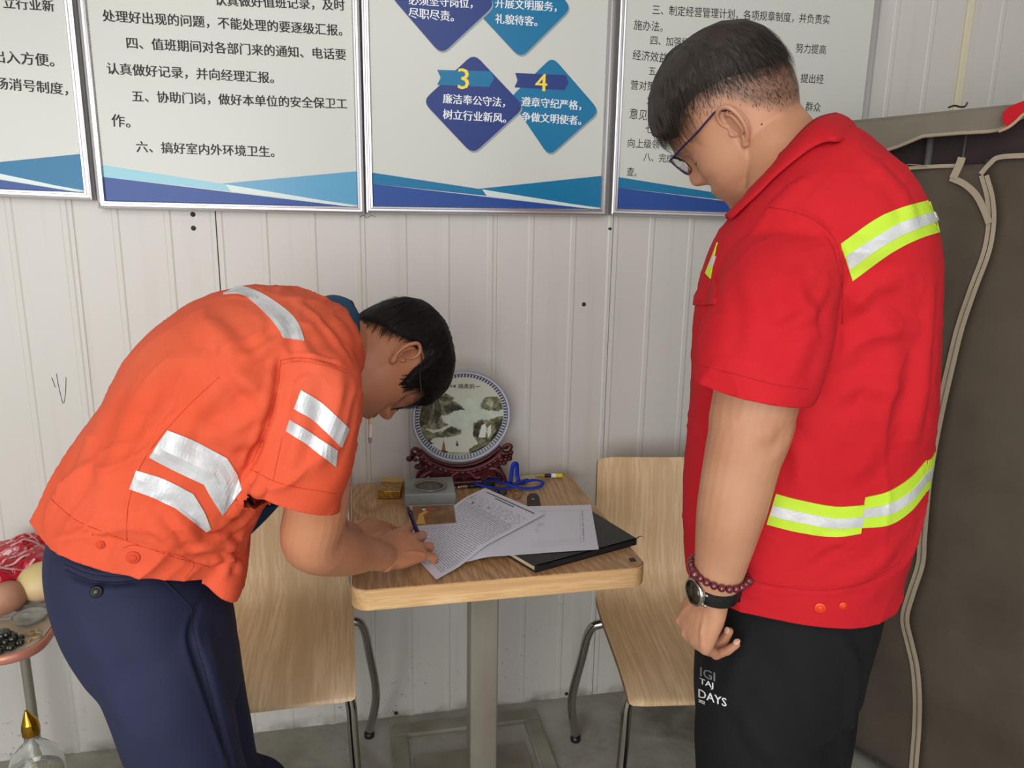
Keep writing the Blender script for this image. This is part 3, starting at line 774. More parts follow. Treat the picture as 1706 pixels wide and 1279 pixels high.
def hair_strands(fr, mask, thick, crown, count, length, wd, seed, jaw=1.0, swirl=.5, lift=.25, front_drop=0.0):
    """thousands of fine tapered blades combed away from the crown"""
    rnd = random.Random(seed); vs, fs = [], []; c = Vector((-.004, 0, .02)); cr = Vector(crown)
    k = 0; tries = 0
    while k < count and tries < count*8:
        tries += 1; th = rnd.uniform(0, 2*math.pi); z = rnd.uniform(-.07, .1345)
        # favour equal area
        mk = mask(th, z)
        if rnd.random() > mk: continue
        p = head_xyz(th, z, 0, jaw); nrm = (p-c).normalized(); t = thick(th, z)*mk
        d = (p-cr); d = d-nrm*d.dot(nrm)
        if d.length < 1e-4: d = Vector((1, 0, 0))
        d.normalize(); d = (d+nrm.cross(d)*swirl*(rnd.gauss(0, .35)+.25)+Vector((0, 0, -front_drop if p.x > .03 else -.05))).normalized()
        L = length(th, z)*rnd.uniform(.7, 1.15); lf = lift*rnd.uniform(.5, 1.4)
        p = p+nrm*(t*rnd.uniform(.55, .98)); lat = nrm.cross(d).normalized(); S = 4; base = len(vs); w0 = wd*rnd.uniform(.7, 1.2); bend = rnd.gauss(0, .25)
        for i in range(S+1):
            u = i/S; q = p+d*(L*u)+nrm*(L*lf*math.sin(u*1.6)*.5-L*u*u*.38)+lat*(L*bend*u*u*.5)
            w_ = w0*(1-u**2)*.5+.00005
            vs.append(fr@(q+lat*w_)); vs.append(fr@(q-lat*w_))
        for i in range(S): fs.append((base+2*i, base+2*i+1, base+2*i+3, base+2*i+2))
        k += 1
    return vs, fs
def paint(me, fr, fn, name='tint'):
    """per-vertex pigment (lips, stubble, brows) in head space"""
    co = get_co(me); inv = np.array(fr.inverted()); lc = co@inv[:3, :3].T+inv[:3, 3]
    v = fn(lc).astype(np.float32)
    a = me.attributes.new(name, 'FLOAT_COLOR', 'POINT'); out = np.zeros((len(co), 4), np.float32); out[:, :3] = v; out[:, 3] = 1
    a.data.foreach_set('color', out.reshape(-1))
def m_skin(name, base, blotch, rough=.48, stub=(.03, .025, .022)):
    m = mat(name, base, rough, 0, .4); t = NT(m); v = t.coord('Object')
    c = t.ramp(t.noise(v, 9, 4), [(.35, base), (.7, blotch)])
    at_ = t.n('ShaderNodeAttribute', attribute_name='tint'); sp = t.n('ShaderNodeSeparateColor', {0: at_.outputs['Color']})
    c = t.mix(sp.outputs[0], c, srgb(150, 84, 76))          # lips, redness
    c = t.mix(sp.outputs[1], c, stub)                       # stubble, brows
    t.col(c); t.bump(t.noise(v, 260, 3, .6), .10, .0006)
    m.node_tree.nodes['Principled BSDF'].inputs['Subsurface Weight'].default_value = .06
    m.node_tree.nodes['Principled BSDF'].inputs['Subsurface Radius'].default_value = (.012, .004, .002)
    return m
def m_cloth(name, c1, c2, rough=.85, bump=.3, weave=900, dirt=None, spec=.25, sheen=.0):
    m = mat(name, c1, rough, 0, spec); t = NT(m); v = t.coord('Object')
    c = t.ramp(t.noise(v, 6, 5, .55), [(.35, c1), (.68, c2)])
    if dirt: c = t.mix(t.ramp(t.noise(v, 3.2, 5, .6), [(.50, (0, 0, 0)), (.75, (.55, .55, .55))]), c, dirt)
    t.col(c); h = t.math('ADD', t.noise(v, weave, 2), t.math('MULTIPLY', t.noise(v, 38, 5, .6), 2.2)); t.bump(h, bump, .0015)
    m.node_tree.nodes['Principled BSDF'].inputs['Sheen Weight'].default_value = sheen
    return m
def m_reflect(name):
    m = mat(name, srgb(206, 208, 210), .38, .25, .5); t = NT(m); v = t.coord('Object')
    t.col(t.ramp(t.noise(v, 16, 5, .6), [(.35, srgb(188, 190, 193)), (.65, srgb(226, 228, 230))])); t.bump(t.noise(v, 60, 5, .6), .5, .002); return m
M_skinR = m_skin('skin_fair', srgb(197, 147, 117), srgb(178, 124, 94))
M_skinO = m_skin('skin_tanned', srgb(196, 136, 102), srgb(176, 114, 82), .42)
M_nailR = mat('nail', srgb(222, 176, 158), .3)
M_nailO = mat('nail_tanned', srgb(196, 146, 122), .3)
M_hair = mat('black_hair', srgb(24, 19, 18), .6, 0, .22)
M_hairR = mat('dark_brown_hair', srgb(50, 42, 38), .55, 0, .35)
M_red = m_cloth('red_workwear', srgb(190, 24, 36), srgb(200, 32, 42), .85, .25)
M_orange = m_cloth('orange_workwear', srgb(216, 84, 52), srgb(222, 94, 64), .85, .35, dirt=srgb(214, 104, 74))
M_redseam = mat('red_seam', srgb(168, 16, 28), .8); M_orseam = mat('orange_seam', srgb(206, 66, 34), .8)
M_lime = m_cloth('lime_band', srgb(186, 222, 50), srgb(196, 228, 70), .6, .1)
M_refl = m_reflect('reflective_tape'); M_navycl = m_cloth('navy_trousers', srgb(36, 39, 66), srgb(42, 46, 74), .75, .15)
M_blk = m_cloth('black_trousers', srgb(16, 16, 18), srgb(22, 22, 24), .8, .15); M_blue = m_cloth('dark_blue_undershirt', srgb(34, 72, 104), srgb(42, 82, 114), .8, .2)
M_lens = mat('spectacle_lens', (1, 1, 1), .03, 0, .5, Transmission_Weight=1.0, IOR=1.15)
M_frameblue = mat('navy_spectacle_frame', srgb(30, 32, 70), .25); M_sole = mat('shoe_rubber', srgb(30, 30, 30), .6)
# ================================================================== MAN IN RED
def man_in_red():
    V = View(1340, 640, -.88); v, sd, up = V.v, V.side, Vector((0, 0, 1))
    base = V(1310, 1279, 0); root = empty('person', (base.x, base.y, 0))
    tag(root, 'man in red short-sleeved work shirt and glasses standing on the right, looking down', 'person')
    # ---- head frame
    O = V(1232, 200, 0)+v*.045
    vd = (O-CAM).normalized(); rt = vd.cross(up).normalized(); uu = rt.cross(vd)
    X = (rt*-.68-uu*.73+vd*.20).normalized(); H = frame(O, X, -vd)
    sc = Matrix.Scale(1.06, 4); H = H@sc
    head = head_geo(H, 1.10, .003, .010)
    neck = loft_geo([(V(1262, 190, .045), V(1322, 160, .045)-V(1262, 190, .045), v*.058, 2), (V(1285, 225, .03), V(1352, 195, .03)-V(1285, 225, .03), v*.064, 2), (V(1308, 262, .02), V(1378, 232, .02)-V(1308, 262, .02), v*.072, 2.1), (V(1335, 320, 0), (V(1430, 300, 0)-V(1335, 320, 0)), v*.11, 2.2), (V(1360, 400, 0), V(1480, 390, 0)-V(1360, 400, 0), v*.13, 2.2)], 30, 32)
    chin = ell_geo(V(1262, 296, .045), [sd*.050, v*.054, up*.046])
    torso = loft_geo(secs_view(V, [(1225, 940, 1420, 940, .07), (1230, 700, 1470, 700, .08), (1230, 450, 1500, 440, .14), (1300, 330, 1460, 310, .12)]), 24, 28)
    sh = V(1318, 470, -.165)
    arm = limb([sh, V(1275, 560, -.205), V(1265, 650, -.222), V(1241, 745, -.225), V(1218, 850, -.215), V(1203, 925, -.200), V(1193, 975, -.190)], [.046, .052, .054, .051, .047, .0385, .033], 24, 60)
    fat = limb([V(1268, 560, -.205), V(1252, 700, -.222), V(1237, 770, -.22)], [.050, .056, .048], 20, 20)
    farm = limb([V(1430, 420, .16), V(1400, 600, .25), V(1350, 760, .27), V(1310, 880, .26), V(1295, 940, .25)], [.055, .052, .045, .036, .030], 18, 40)
    Wp = V(1191, 985, -.188)
    xh = (up*-.94-sd*.30+v*.10).normalized(); zh = (-v*.70-sd*.72)
    yh = zh.cross(xh); HF = Matrix((xh, yh.normalized(), xh.cross(yh).normalized())).transposed().to_4x4(); HF.translation = Wp
    curls = [(52, 82, 50), (55, 80, 48), (58, 74, 40), (56, 48, 22)]
    hg, tips, th = hand_geo(HF, curls, 3, [(.014, .018, -.010), (.036, .036, -.024), (.058, .042, -.038), (.078, .034, -.046)], .98, -1)
    Wf = V(1294, 945, .25); xf = (up*-1-sd*.1); zf = (v*.8-sd*.5); yf = zf.cross(xf).normalized(); HF2 = Matrix((xf.normalized(), yf, xf.normalized().cross(yf))).transposed().to_4x4(); HF2.translation = Wf
    hg2, tips2, _ = hand_geo(HF2, [(20, 30, 20)]*4, 3, None, .95, 1)
    me = union([head, neck, chin, torso]+arm+fat+farm+hg+hg2, .0022, 5, .5)
    abv0 = bvh_of(me); fold(me, abv0, [([(1308, 715), (1294, 738), (1270, 755)], .011, -.0025)])
    ears = [ear_mesh(H, 1, 1.0), ear_mesh(H, -1, 1.0)]
    bm = bmesh.new(); bm.from_mesh(me)
    for e in ears: bm.from_mesh(e)
    bm.to_mesh(me); bm.free()
    def tint(lc):
        x, y, z = lc[:, 0], lc[:, 1], lc[:, 2]; out = np.zeros((len(lc), 3))
        g = lambda a, c, w_: np.exp(-((a-c)/w_)**2)
        lip = g(z, -.048, .009)*g(y, 0, .024)*(x > .07)
        brow = g(z+abs(abs(y)-.03)*.15, .038, .0045)*g(abs(y), .033, .017)*(x > .06)*(x < .13)
        lim = np.interp(x, [-.11, -.06, -.02, .02, .045, .06], [-.065, -.040, .036, .042, .012, .045])
        stub = np.clip((z-lim)/.030, 0, 1)*np.clip((.068-x)/.012, 0, 1)*(z < .2)*(x > -.16)*(abs(y) < .092)
        beard = .14*g(z, -.072, .03)*np.clip((x-.03)/.04, 0, 1)*(abs(y) < .07)
        out[:, 0] = np.clip(lip*.8+.22*g(abs(y), .084, .014)*g(x, -.008, .03)*g(z, .008, .035), 0, 1); out[:, 1] = np.clip(brow*.85+stub*.6+beard, 0, 1)
        return out
    paint(me, H, tint)
    body = person_part('body', me, M_skinR, root)
    nails(tips, HF, M_nailR, root)
    mh = bvh_of(me); hh, nn = cast(mh, 1269, 207); pmesh('mole', *ell_geo(hh, [nn.orthogonal().normalized()*.0014, nn.cross(nn.orthogonal()).normalized()*.0014, nn*.0007], 6, 8), M_hairR, root, True)
    # ---- hair
    def mask(th, z):
        p = head_xyz(th, z); x = p.x
        lim = np.interp(x, [-.12, -.09, -.04, .0, .035, .06, .085, .10], [-.005, .015, .052, .066, .066, .045, .058, .058])
        return float(np.clip((z-lim)/.020, 0, 1))
    thick = lambda th, z: .006+.006*max(0, math.cos(th))*min(1, max(0, (z-.03)/.03))+.004*max(0, min(1, (z-.03)/.06))
    vs, fs = hair_cap(H, mask, thick, .003, 3, 1.10)
    hair = pmesh('hair', vs, fs, M_hairR, root, True)
    vs, fs = hair_strands(H, mask, thick, (-.055, .01, .125), 5200, lambda th, z: .030 if math.cos(th) > .1 else .022, .0011, 11, 1.1, .5, .22, .35)
    s_ = pmesh('hair_strand', vs, fs, M_hairR, root, False, hair); s_['kind'] = 'stuff'
    lim2 = lambda th, z: float(np.clip((z-np.interp(head_xyz(th, z).x, [-.11, -.06, -.02, .03, .055, .06], [-.060, -.032, .034, .036, .030, .2]))/.03, 0, 1))*.9
    vs, fs = hair_strands(H, lim2, lambda th, z: .0008, (-.055, 0, .125), 5200, lambda th, z: .006, .00038, 5, 1.1, .4, .5)
    s_ = pmesh('shaved_side_hair', vs, fs, M_hairR, root, False, hair); s_['kind'] = 'stuff'
    # ---- spectacles
    g = empty('spectacles', H@Vector((.1, 0, .015))); tag(g, 'thin dark blue half-rim spectacles worn by the man in red', 'glasses')
    def G(n, vs, fs, m, sm=True, ow=None):
        o = mesh(n, vs, fs, m, ow or g, sm)
        if ow is None: o.location = -Vector(g.location)
        return o
    for s in (1, -1):
        P = [H@Vector(q) for q in ((.096, s*.064, .038), (.088, s*.072, .038), (.064, s*.0805, .038), (.034, s*.0855, .037), (.010, s*.086, .038), (-.006, s*.085, .037), (-.022, s*.082, .018))]
        vs, fs = tube_geo(P, [.0018, .0020, .0022, .0022, .0020, .0020, .0016], 8, 30, True, .6); G('temple', vs, fs, M_frameblue)
        # lens outline, upper rim thick, lower rim thin
        c = Vector((.100, s*.0335, .022)); pts = []
        for k in range(32):
            a = 2*math.pi*k/32; yy = math.cos(a); zz = math.sin(a)
            yy = math.copysign(abs(yy)**.7, yy)*.0285; zz = math.copysign(abs(zz)**.75, zz)*.0180
            pts.append(H@(c+Vector((-abs(yy*s+0)*.10-zz*-.10-abs(.0335+yy)*.06, yy, zz))))
        vs, fs = tube_geo(pts+[pts[0]], .0013, 8, 64); rim = G('rim', vs, fs, M_frameblue)
        nrm = (H.to_3x3()@Vector((1, 0, 0))).normalized()
        G('lens', pts+[p-nrm*.0015 for p in pts], [tuple(range(32)), tuple(range(63, 31, -1))]+[(i, 32+i, 32+(i+1) % 32, (i+1) % 32) for i in range(32)], M_lens, False)
        vs, fs = ell_geo(H@Vector((.092, s*.0665, .0385)), [H.to_3x3()@Vector(q) for q in ((.0045, 0, 0), (0, .0025, 0), (0, 0, .0028))], 8, 10); G('hinge', vs, fs, M_alu)
    vs, fs = tube_geo([H@Vector(q) for q in ((.099, .006, .027), (.103, 0, .029), (.099, -.006, .027))], .0013, 8, 8); G('bridge', vs, fs, M_frameblue)
    lash(H, bvh_of(me), M_hairR, root)
    # ---- trousers
    P0 = secs_view(V, [(1190, 880, 1480, 880, .11), (1175, 960, 1480, 955, .125), (1164, 1030, 1474, 1025, .145), (1158, 1110, 1452, 1105, .155), (1160, 1165, 1440, 1160, .15)])
    pel = loft_geo(P0, 30, 44)
    legs = []
    for ax, bx, d, dx in ((1157, 1385, -.075, 0), (1235, 1437, .085, 0)):
        S = secs_view(V, [(ax+16, 1060, bx-16, 1060, .066, d), (ax+8, 1120, bx-6, 1120, .080, d), (ax, 1200, bx-8, 1200, .090, d), (ax+2, 1279, bx-20, 1279, .085, d)])
        c = S[-1][0]; w = S[-1][1].length
        S.append((Vector((c.x, c.y+.01, .40))+sd*.0, sd*w*.92, v*.080, 2.2)); S.append((Vector((c.x, c.y+.015, .20)), sd*w*.86, v*.075, 2.2)); S.append((Vector((c.x, c.y+.01, .035)), sd*w*.82, v*.072, 2.2))
        legs.append(loft_geo(S, 50, 32))
        sx = c+(-sd*.78+v*.62)*.07; f_ = (-sd*.5+v*.87)
        shv = [(Vector((c.x, c.y, .045))-f_*.10, sd*.030, up*.04, 2.4), (Vector((c.x, c.y, .050))-f_*.06, (f_.cross(up))*.038, up*.048, 2.5), (Vector((c.x, c.y, .045))+f_*.05, f_.cross(up)*.043, up*.044, 2.5), (Vector((c.x, c.y, .035))+f_*.13, f_.cross(up)*.046, up*.034, 2.5), (Vector((c.x, c.y, .022))+f_*.185, f_.cross(up)*.030, up*.020, 2.2)]
        a, b = loft_geo(shv, 30, 24); a = [Vector((q.x, q.y, max(q.z, .002))) for q in a]; pmesh('shoe', a, b, M_sole, root, True)
    tm = union([pel]+legs, .005, 22)
    bv = bvh_of(tm)
    fold(tm, bv, [([(1400, 1060), (1425, 1120), (1415, 1200), (1405, 1279)], .012, .006), ([(1300, 1060), (1340, 1130), (1355, 1230)], .02, .003), ([(1230, 1180), (1260, 1230), (1300, 1270)], .015, .003), ([(1250, 1050), (1225, 1110), (1210, 1170)], .014, .003)])
    nz_disp(tm, .003, 9, (1, 1, .4), 4); tr = person_part('trousers', tm, M_blk, root); bv = bvh_of(tm)
    def cprint(s, o, ex, h, m, outline=0):
        vs, fs = text_geo(s, 0.0); w0, w1 = vs[:, 0].min(), vs[:, 0].max(); y0, y1 = vs[:, 1].min(), vs[:, 1].max(); out = []
        for k in (-.4, .4):
            for q in vs:
                u = (q[0]-w0)/(w1-w0); t = (q[1]-y0)/(y1-y0)
                hh, nn = cast(bv, o[0]+ex[0]*u+h[0]*t+k, o[1]+ex[1]*u+h[1]*t); out.append(hh+nn*(.0012+k*.0002))
        n = len(vs); o_ = pmesh('lettering', out, list(fs)+[tuple(i+n for i in f) for f in fs], m, root, False, tr)
        return o_
    cprint('IGI', (1168, 1126), (24, 9), (0, -15), mat('grey_print', srgb(120, 120, 122), .5))
    cprint('TAJ', (1167, 1141), (22, 8), (0, -12), M_white); cprint('DAYS', (1165, 1161), (46, 16), (0, -14), M_white); cprint('2022', (1165, 1169), (10, 4), (0, -5), M_white)
    # ---- shirt
    tor = loft_geo(secs_view(V, [(1158, 1000, 1500, 992, .15), (1147, 960, 1508, 955, .155), (1143, 880, 1530, 880, .160), (1140, 790, 1548, 780, .162), (1150, 680, 1560, 670, .163), (1158, 560, 1566, 550, .166), (1168, 470, 1570, 460, .172), (1188, 405, 1566, 395, .185), (1218, 362, 1545, 335, .185), (1250, 318, 1512, 288, .165), (1290, 272, 1466, 246, .125), (1318, 240, 1430, 216, .09)]), 70, 64)
    slv = loft_geo(secs_view(V, [(1300, 372, 1430, 372, .06, -.085), (1242, 398, 1418, 400, .075, -.130), (1207, 450, 1404, 470, .080, -.165), (1178, 530, 1394, 560, .074, -.200), (1163, 600, 1366, 648, .070, -.222), (1152, 640, 1340, 692, .070, -.228)]), 40, 44)
    cap = ell_geo(V(1340, 385, -.10), [sd*.085, v*.075, up*.065])
    far = loft_geo(secs_view(V, [(1400, 350, 1500, 345, .05, .13), (1390, 430, 1500, 450, .07, .18), (1350, 560, 1470, 600, .065, .235), (1335, 640, 1455, 670, .068, .255)]), 24, 30)
    sm = union([tor, slv, cap, far], .0042, 9); torb = BVHTree.FromPolygons(*tor)
    E0, E1 = V(1153, 622, -.225), V(1335, 668, -.225); ev = (E1-E0).normalized(); en = ev.cross(v).normalized(); en = -en if en.z > 0 else en
    zc = .0
    hemP = V(1345, 985, 0)
    cut(sm, [((E0+E1)/2, en, .135, lambda c: (c-V.P).dot(v) < -.168 and -.015 < (c-E0).dot(ev) < (E1-E0).length+.015 and (c-E0).dot(en) < .05 and torb.find_nearest(c)[3] > .008), (V(1390, 630, .25), Vector((0, 0, -1)), .10, lambda c: (c-V.P).dot(v) > .18)])
    cut(sm, [(V(1340, 966, 0), Vector((0, 0, -1)), .36)])
    bv = bvh_of(sm)
    fold(sm, bv, [([(1300, 345), (1345, 360), (1385, 395), (1400, 440), (1402, 520), (1392, 600)], .004, -.0035),
        ([(1410, 520), (1450, 480), (1500, 470)], .013, .007), ([(1400, 600), (1440, 560), (1500, 545), (1540, 560)], .014, .006), ([(1395, 660), (1440, 640), (1500, 650)], .014, .006),
        ([(1400, 480), (1470, 540), (1480, 640), (1430, 730)], .018, .007), ([(1550, 460), (1540, 600), (1520, 740)], .014, .006), ([(1470, 640), (1460, 740), (1400, 800)], .016, .006),
        ([(1330, 940), (1380, 905), (1410, 900)], .009, .004), ([(1240, 440), (1260, 520), (1250, 610)], .013, .004), ([(1330, 470), (1340, 560), (1310, 640)], .014, .005), ([(1380, 470), (1350, 520), (1280, 560)], .008, .004),
        ([(1440, 270), (1500, 320), (1520, 380)], .012, .004), ([(1350, 290), (1310, 330), (1290, 350)], .01, .004), ([(1290, 700), (1330, 760), (1330, 820)], .012, .005), ([(1500, 900), (1450, 950), (1390, 980)], .013, .004),
        ([(1230, 965), (1300, 980), (1370, 984), (1440, 974), (1500, 945)], .003, -.002), ([(1175, 480), (1170, 560), (1160, 600)], .008, .003)])
    nz_disp(sm, .0045, 11, (1, 1, .7), 9); nz_ridge(sm, .0055, 7, (1.6, 1.6, .7), 3, 4); nz_ridge(sm, .002, 18, (1, 1, 1.5), 6, 5)
    bv = bvh_of(sm); sm2 = solidify(sm, .0018); shirt = person_part('shirt', sm2, M_red, root)
    # stitching
    seam('shoulder_seam', bv, [(1283, 345), (1320, 352), (1360, 368), (1390, 398), (1402, 450), (1404, 540)], M_redseam, root, .0006, .0004, None, shirt)
    seam('hem_stitch', bv, [(1228, 960), (1290, 975), (1370, 983), (1440, 971), (1500, 935)], M_redseam, root, .0004, .0004, None, shirt)
    seam('sleeve_stitch', bv, [(1156, 606), (1220, 622), (1290, 640), (1345, 648)], M_redseam, root, .0004, .0004, None, shirt)
    # collar: fold line over the back of the neck, leaf falling outside
    inn = [V(1214, 362, -.045), V(1250, 322, -.070), V(1278, 284, -.078), V(1328, 224, -.072), V(1360, 196, -.050), V(1392, 187, 0), V(1378, 192, .05), V(1335, 215, .085), V(1280, 270, .09), V(1230, 330, .07), V(1212, 360, .04)]
    h = lambda q: (lambda a: a[0]+a[1]*.006)(cast(bv, *q))
    out = [h((1222, 368)), h((1262, 330)), h((1303, 290)), h((1362, 247)), h((1400, 240)), V(1433, 236, .0), V(1420, 238, .07), V(1372, 255, .12), V(1315, 300, .12), V(1262, 350, .09), V(1222, 375, .05)]
    I, Oc = catmull(inn, 50), catmull(out, 50); vs, fs = [], []
    nvv = 6; ctr = V(1330, 300, 0)
    for k in range(51):
        for j in range(nvv+1):
            u = j/nvv; p = I[k].lerp(Oc[k], u); o_ = (p-ctr); o_.z = abs(o_.z)*.5+.02; vs.append(p+o_.normalized()*.010*math.sin(math.pi*u))
    for k in range(50):
        for j in range(nvv): a = k*(nvv+1)+j; fs.append((a, a+1, a+nvv+2, a+nvv+1))
    cm = bpy.data.meshes.new('c'); cm.from_pydata(vs, [], fs); cm.update(); cm = solidify(cm, .003); cbv = bvh_of(cm); col_ = person_part('collar', cm, M_red, root)
    # inside stand of the collar down to the neck
    st = [p+(ctr-p).normalized()*.004 for p in I]; st2 = [p-up*.035 for p in st]
    pmesh('collar_stand', st+st2, [(k, k+1, 52+k, 51+k) for k in range(50)], M_red, root, True)
    seam('collar_stitch', cbv, [(1226, 362), (1262, 324), (1303, 284), (1362, 240), (1424, 230)], M_redseam, root, .0004, .0006, None, shirt)
    # bands
    def band(top, bot, s0, s1, nu=40):
        b = strip('lime_band', bv, top, bot, M_lime, root, nu, 6, .0010, .0006, shirt)
        strip('reflective_tape', bv, s0, s1, M_refl, root, nu, 4, .0022, .0004, shirt)
    band([(1400, 406), (1458, 365), (1498, 347), (1544, 334)], [(1420, 468), (1478, 425), (1525, 400), (1571, 385)], [(1409, 425), (1460, 393), (1501, 370), (1556, 353)], [(1414, 449), (1467, 411), (1510, 388), (1562, 368)])
    band([(1293, 822), (1330, 832), (1390, 843), (1440, 841)], [(1277, 873), (1330, 886), (1390, 894), (1434, 888)], [(1288, 841), (1330, 851), (1390, 862), (1438, 860)], [(1283, 858), (1330, 869), (1390, 879), (1436, 876)])
    band([(1441, 828), (1480, 818), (1518, 794), (1543, 766)], [(1434, 879), (1480, 874), (1515, 852), (1540, 822)], [(1438, 847), (1480, 838), (1516, 817), (1543, 786)], [(1436, 862), (1480, 856), (1515, 835), (1541, 804)])
    axp = V(1380, 600, 0)
    for (t, b, t2, b2, a1, ax0) in (((1544, 334), (1571, 385), (1556, 353), (1562, 367), 74, V(1390, 350, 0)), ((1543, 768), (1541, 820), (1543, 786), (1541, 804), 150, axp)):
        zs = [cast(bv, *q)[0] for q in (t, b, t2, b2)]; r_ = sum(zs, Vector())/4-ax0; a0 = math.degrees(math.atan2(r_.dot(v), r_.dot(sd)))-1
        wrap('lime_band', bv, ax0, sd, v, zs[0].z, zs[1].z, a0, a1, M_lime, root, shirt, .0008); wrap('reflective_tape', bv, ax0, sd, v, zs[2].z, zs[3].z, a0, a1, M_refl, root, shirt, .0020)
    band([(1196, 404), (1194, 408)], [(1176, 455), (1184, 464)], [(1191, 425), (1193, 427)], [(1183, 442), (1187, 446)], 4)
    # front pocket flap, breast
    strip('pocket_flap', bv, [(1196, 466), (1168, 478)], [(1192, 508), (1152, 508)], M_red, root, 6, 4, .002, .002, shirt)
    for q, r in (((1366, 1012), .0085), ((1404, 1008), .006)):
        hh, nn = cast(bv, *q); a = nn.orthogonal().normalized(); b = nn.cross(a)
        vs, fs = join(ell_geo(hh+nn*.001, [a*r, b*r, nn*.002], 8, 20), ell_geo(hh+nn*.003, [a*r*.55, b*r*.55, nn*.0012], 6, 14)); pmesh('button', vs, fs, mat('orange_red_button', srgb(228, 62, 24), .35), root, True, shirt)
    # ---- watch and beads (things of their own)
    ab = bvh_of(me)
    c0, c1 = V(1196, 958, -.192), V(1191, 985, -.188); axw = (c0-c1).normalized()
    e1 = (zh-axw*zh.dot(axw)).normalized(); e2 = axw.cross(e1)
    def wrist(p, ang):
        d = e1*math.cos(ang)+e2*math.sin(ang); hit = ab.ray_cast(p+d*.12, -d); return (hit[0] if hit[0] is not None else p+d*.034), d
    wt = empty('wristwatch', c1); tag(wt, 'round dark-faced wristwatch with black strap on the left wrist of the man in red', 'watch')
    pc = V(1192, 978, -.189); vs, fs = [], []; n = 48
    for k in range(n):
        hh, d = wrist(pc, 2*math.pi*k/n)
        for a, b in ((-.0105, .0006), (-.0105, .0030), (0, .0036), (.0105, .0030), (.0105, .0006)): vs.append(hh+d*b+axw*a)
    for k in range(n):
        for j in range(5): a = k*5; b = ((k+1) % n)*5; fs.append((a+j, a+(j+1) % 5, b+(j+1) % 5, b+j))
    def WW(n_, g_, m, sm=True): o = mesh(n_, *g_, m, wt, sm); o.location = -Vector(wt.location)
    WW('strap', (vs, fs), M_black, False)
    hh, d = wrist(pc, 0); q = Matrix((e2, axw, d)).transposed().to_4x4(); q.translation = hh
    def L(prof, seg=36): a, b = lathe_geo([(max(1e-4, r), z) for r, z in prof], seg); return fix(([q@Vector(t) for t in a], b))
    WW('case', L([(0, -.004), (.0185, -.003), (.0205, .002), (.0205, .007), (.0190, .009), (.0175, .0092), (.0172, .0080), (0, .0080)]), M_chrome)
    WW('dial', L([(0, .0079), (.0168, .0081), (.0170, .0088), (0, .0092)]), mat('dark_glass_dial', srgb(50, 40, 30), .08))
    for s in (1, -1):
        for t in (1, -1): WW('lug', limb([q@Vector((s*.017, t*.009, .004)), q@Vector((s*.0235, t*.0085, .000))], .002, 8, 4)[0], M_chrome)
    WW('buckle', limb([wrist(pc, 2.3)[0]+wrist(pc, 2.3)[1]*.004-axw*.012, wrist(pc, 2.3)[0]+wrist(pc, 2.3)[1]*.004+axw*.012], .002, 8, 4)[0], M_black)
    br = empty('bead_bracelet', c0); tag(br, 'dark red glass bead bracelet above the wristwatch of the man in red', 'bracelet')
    Mb = mat('dark_red_glass_bead', srgb(96, 20, 34), .08, 0, .6, Coat_Weight=.6); pb = V(1197, 950, -.194)
    for k in range(24):
        hh, d = wrist(pb+axw*0, 2*math.pi*k/24); r = .0058 if k % 9 else .0078; c = hh+d*(r*.8)+axw*(.004*math.cos(2*math.pi*k/24+.6))
        o = mesh('bead', *ell_geo(c, [d*r, axw*r, d.cross(axw)*r], 8, 12), Mb, br, True); o.location = -Vector(br.location)
    return root
man_in_red()
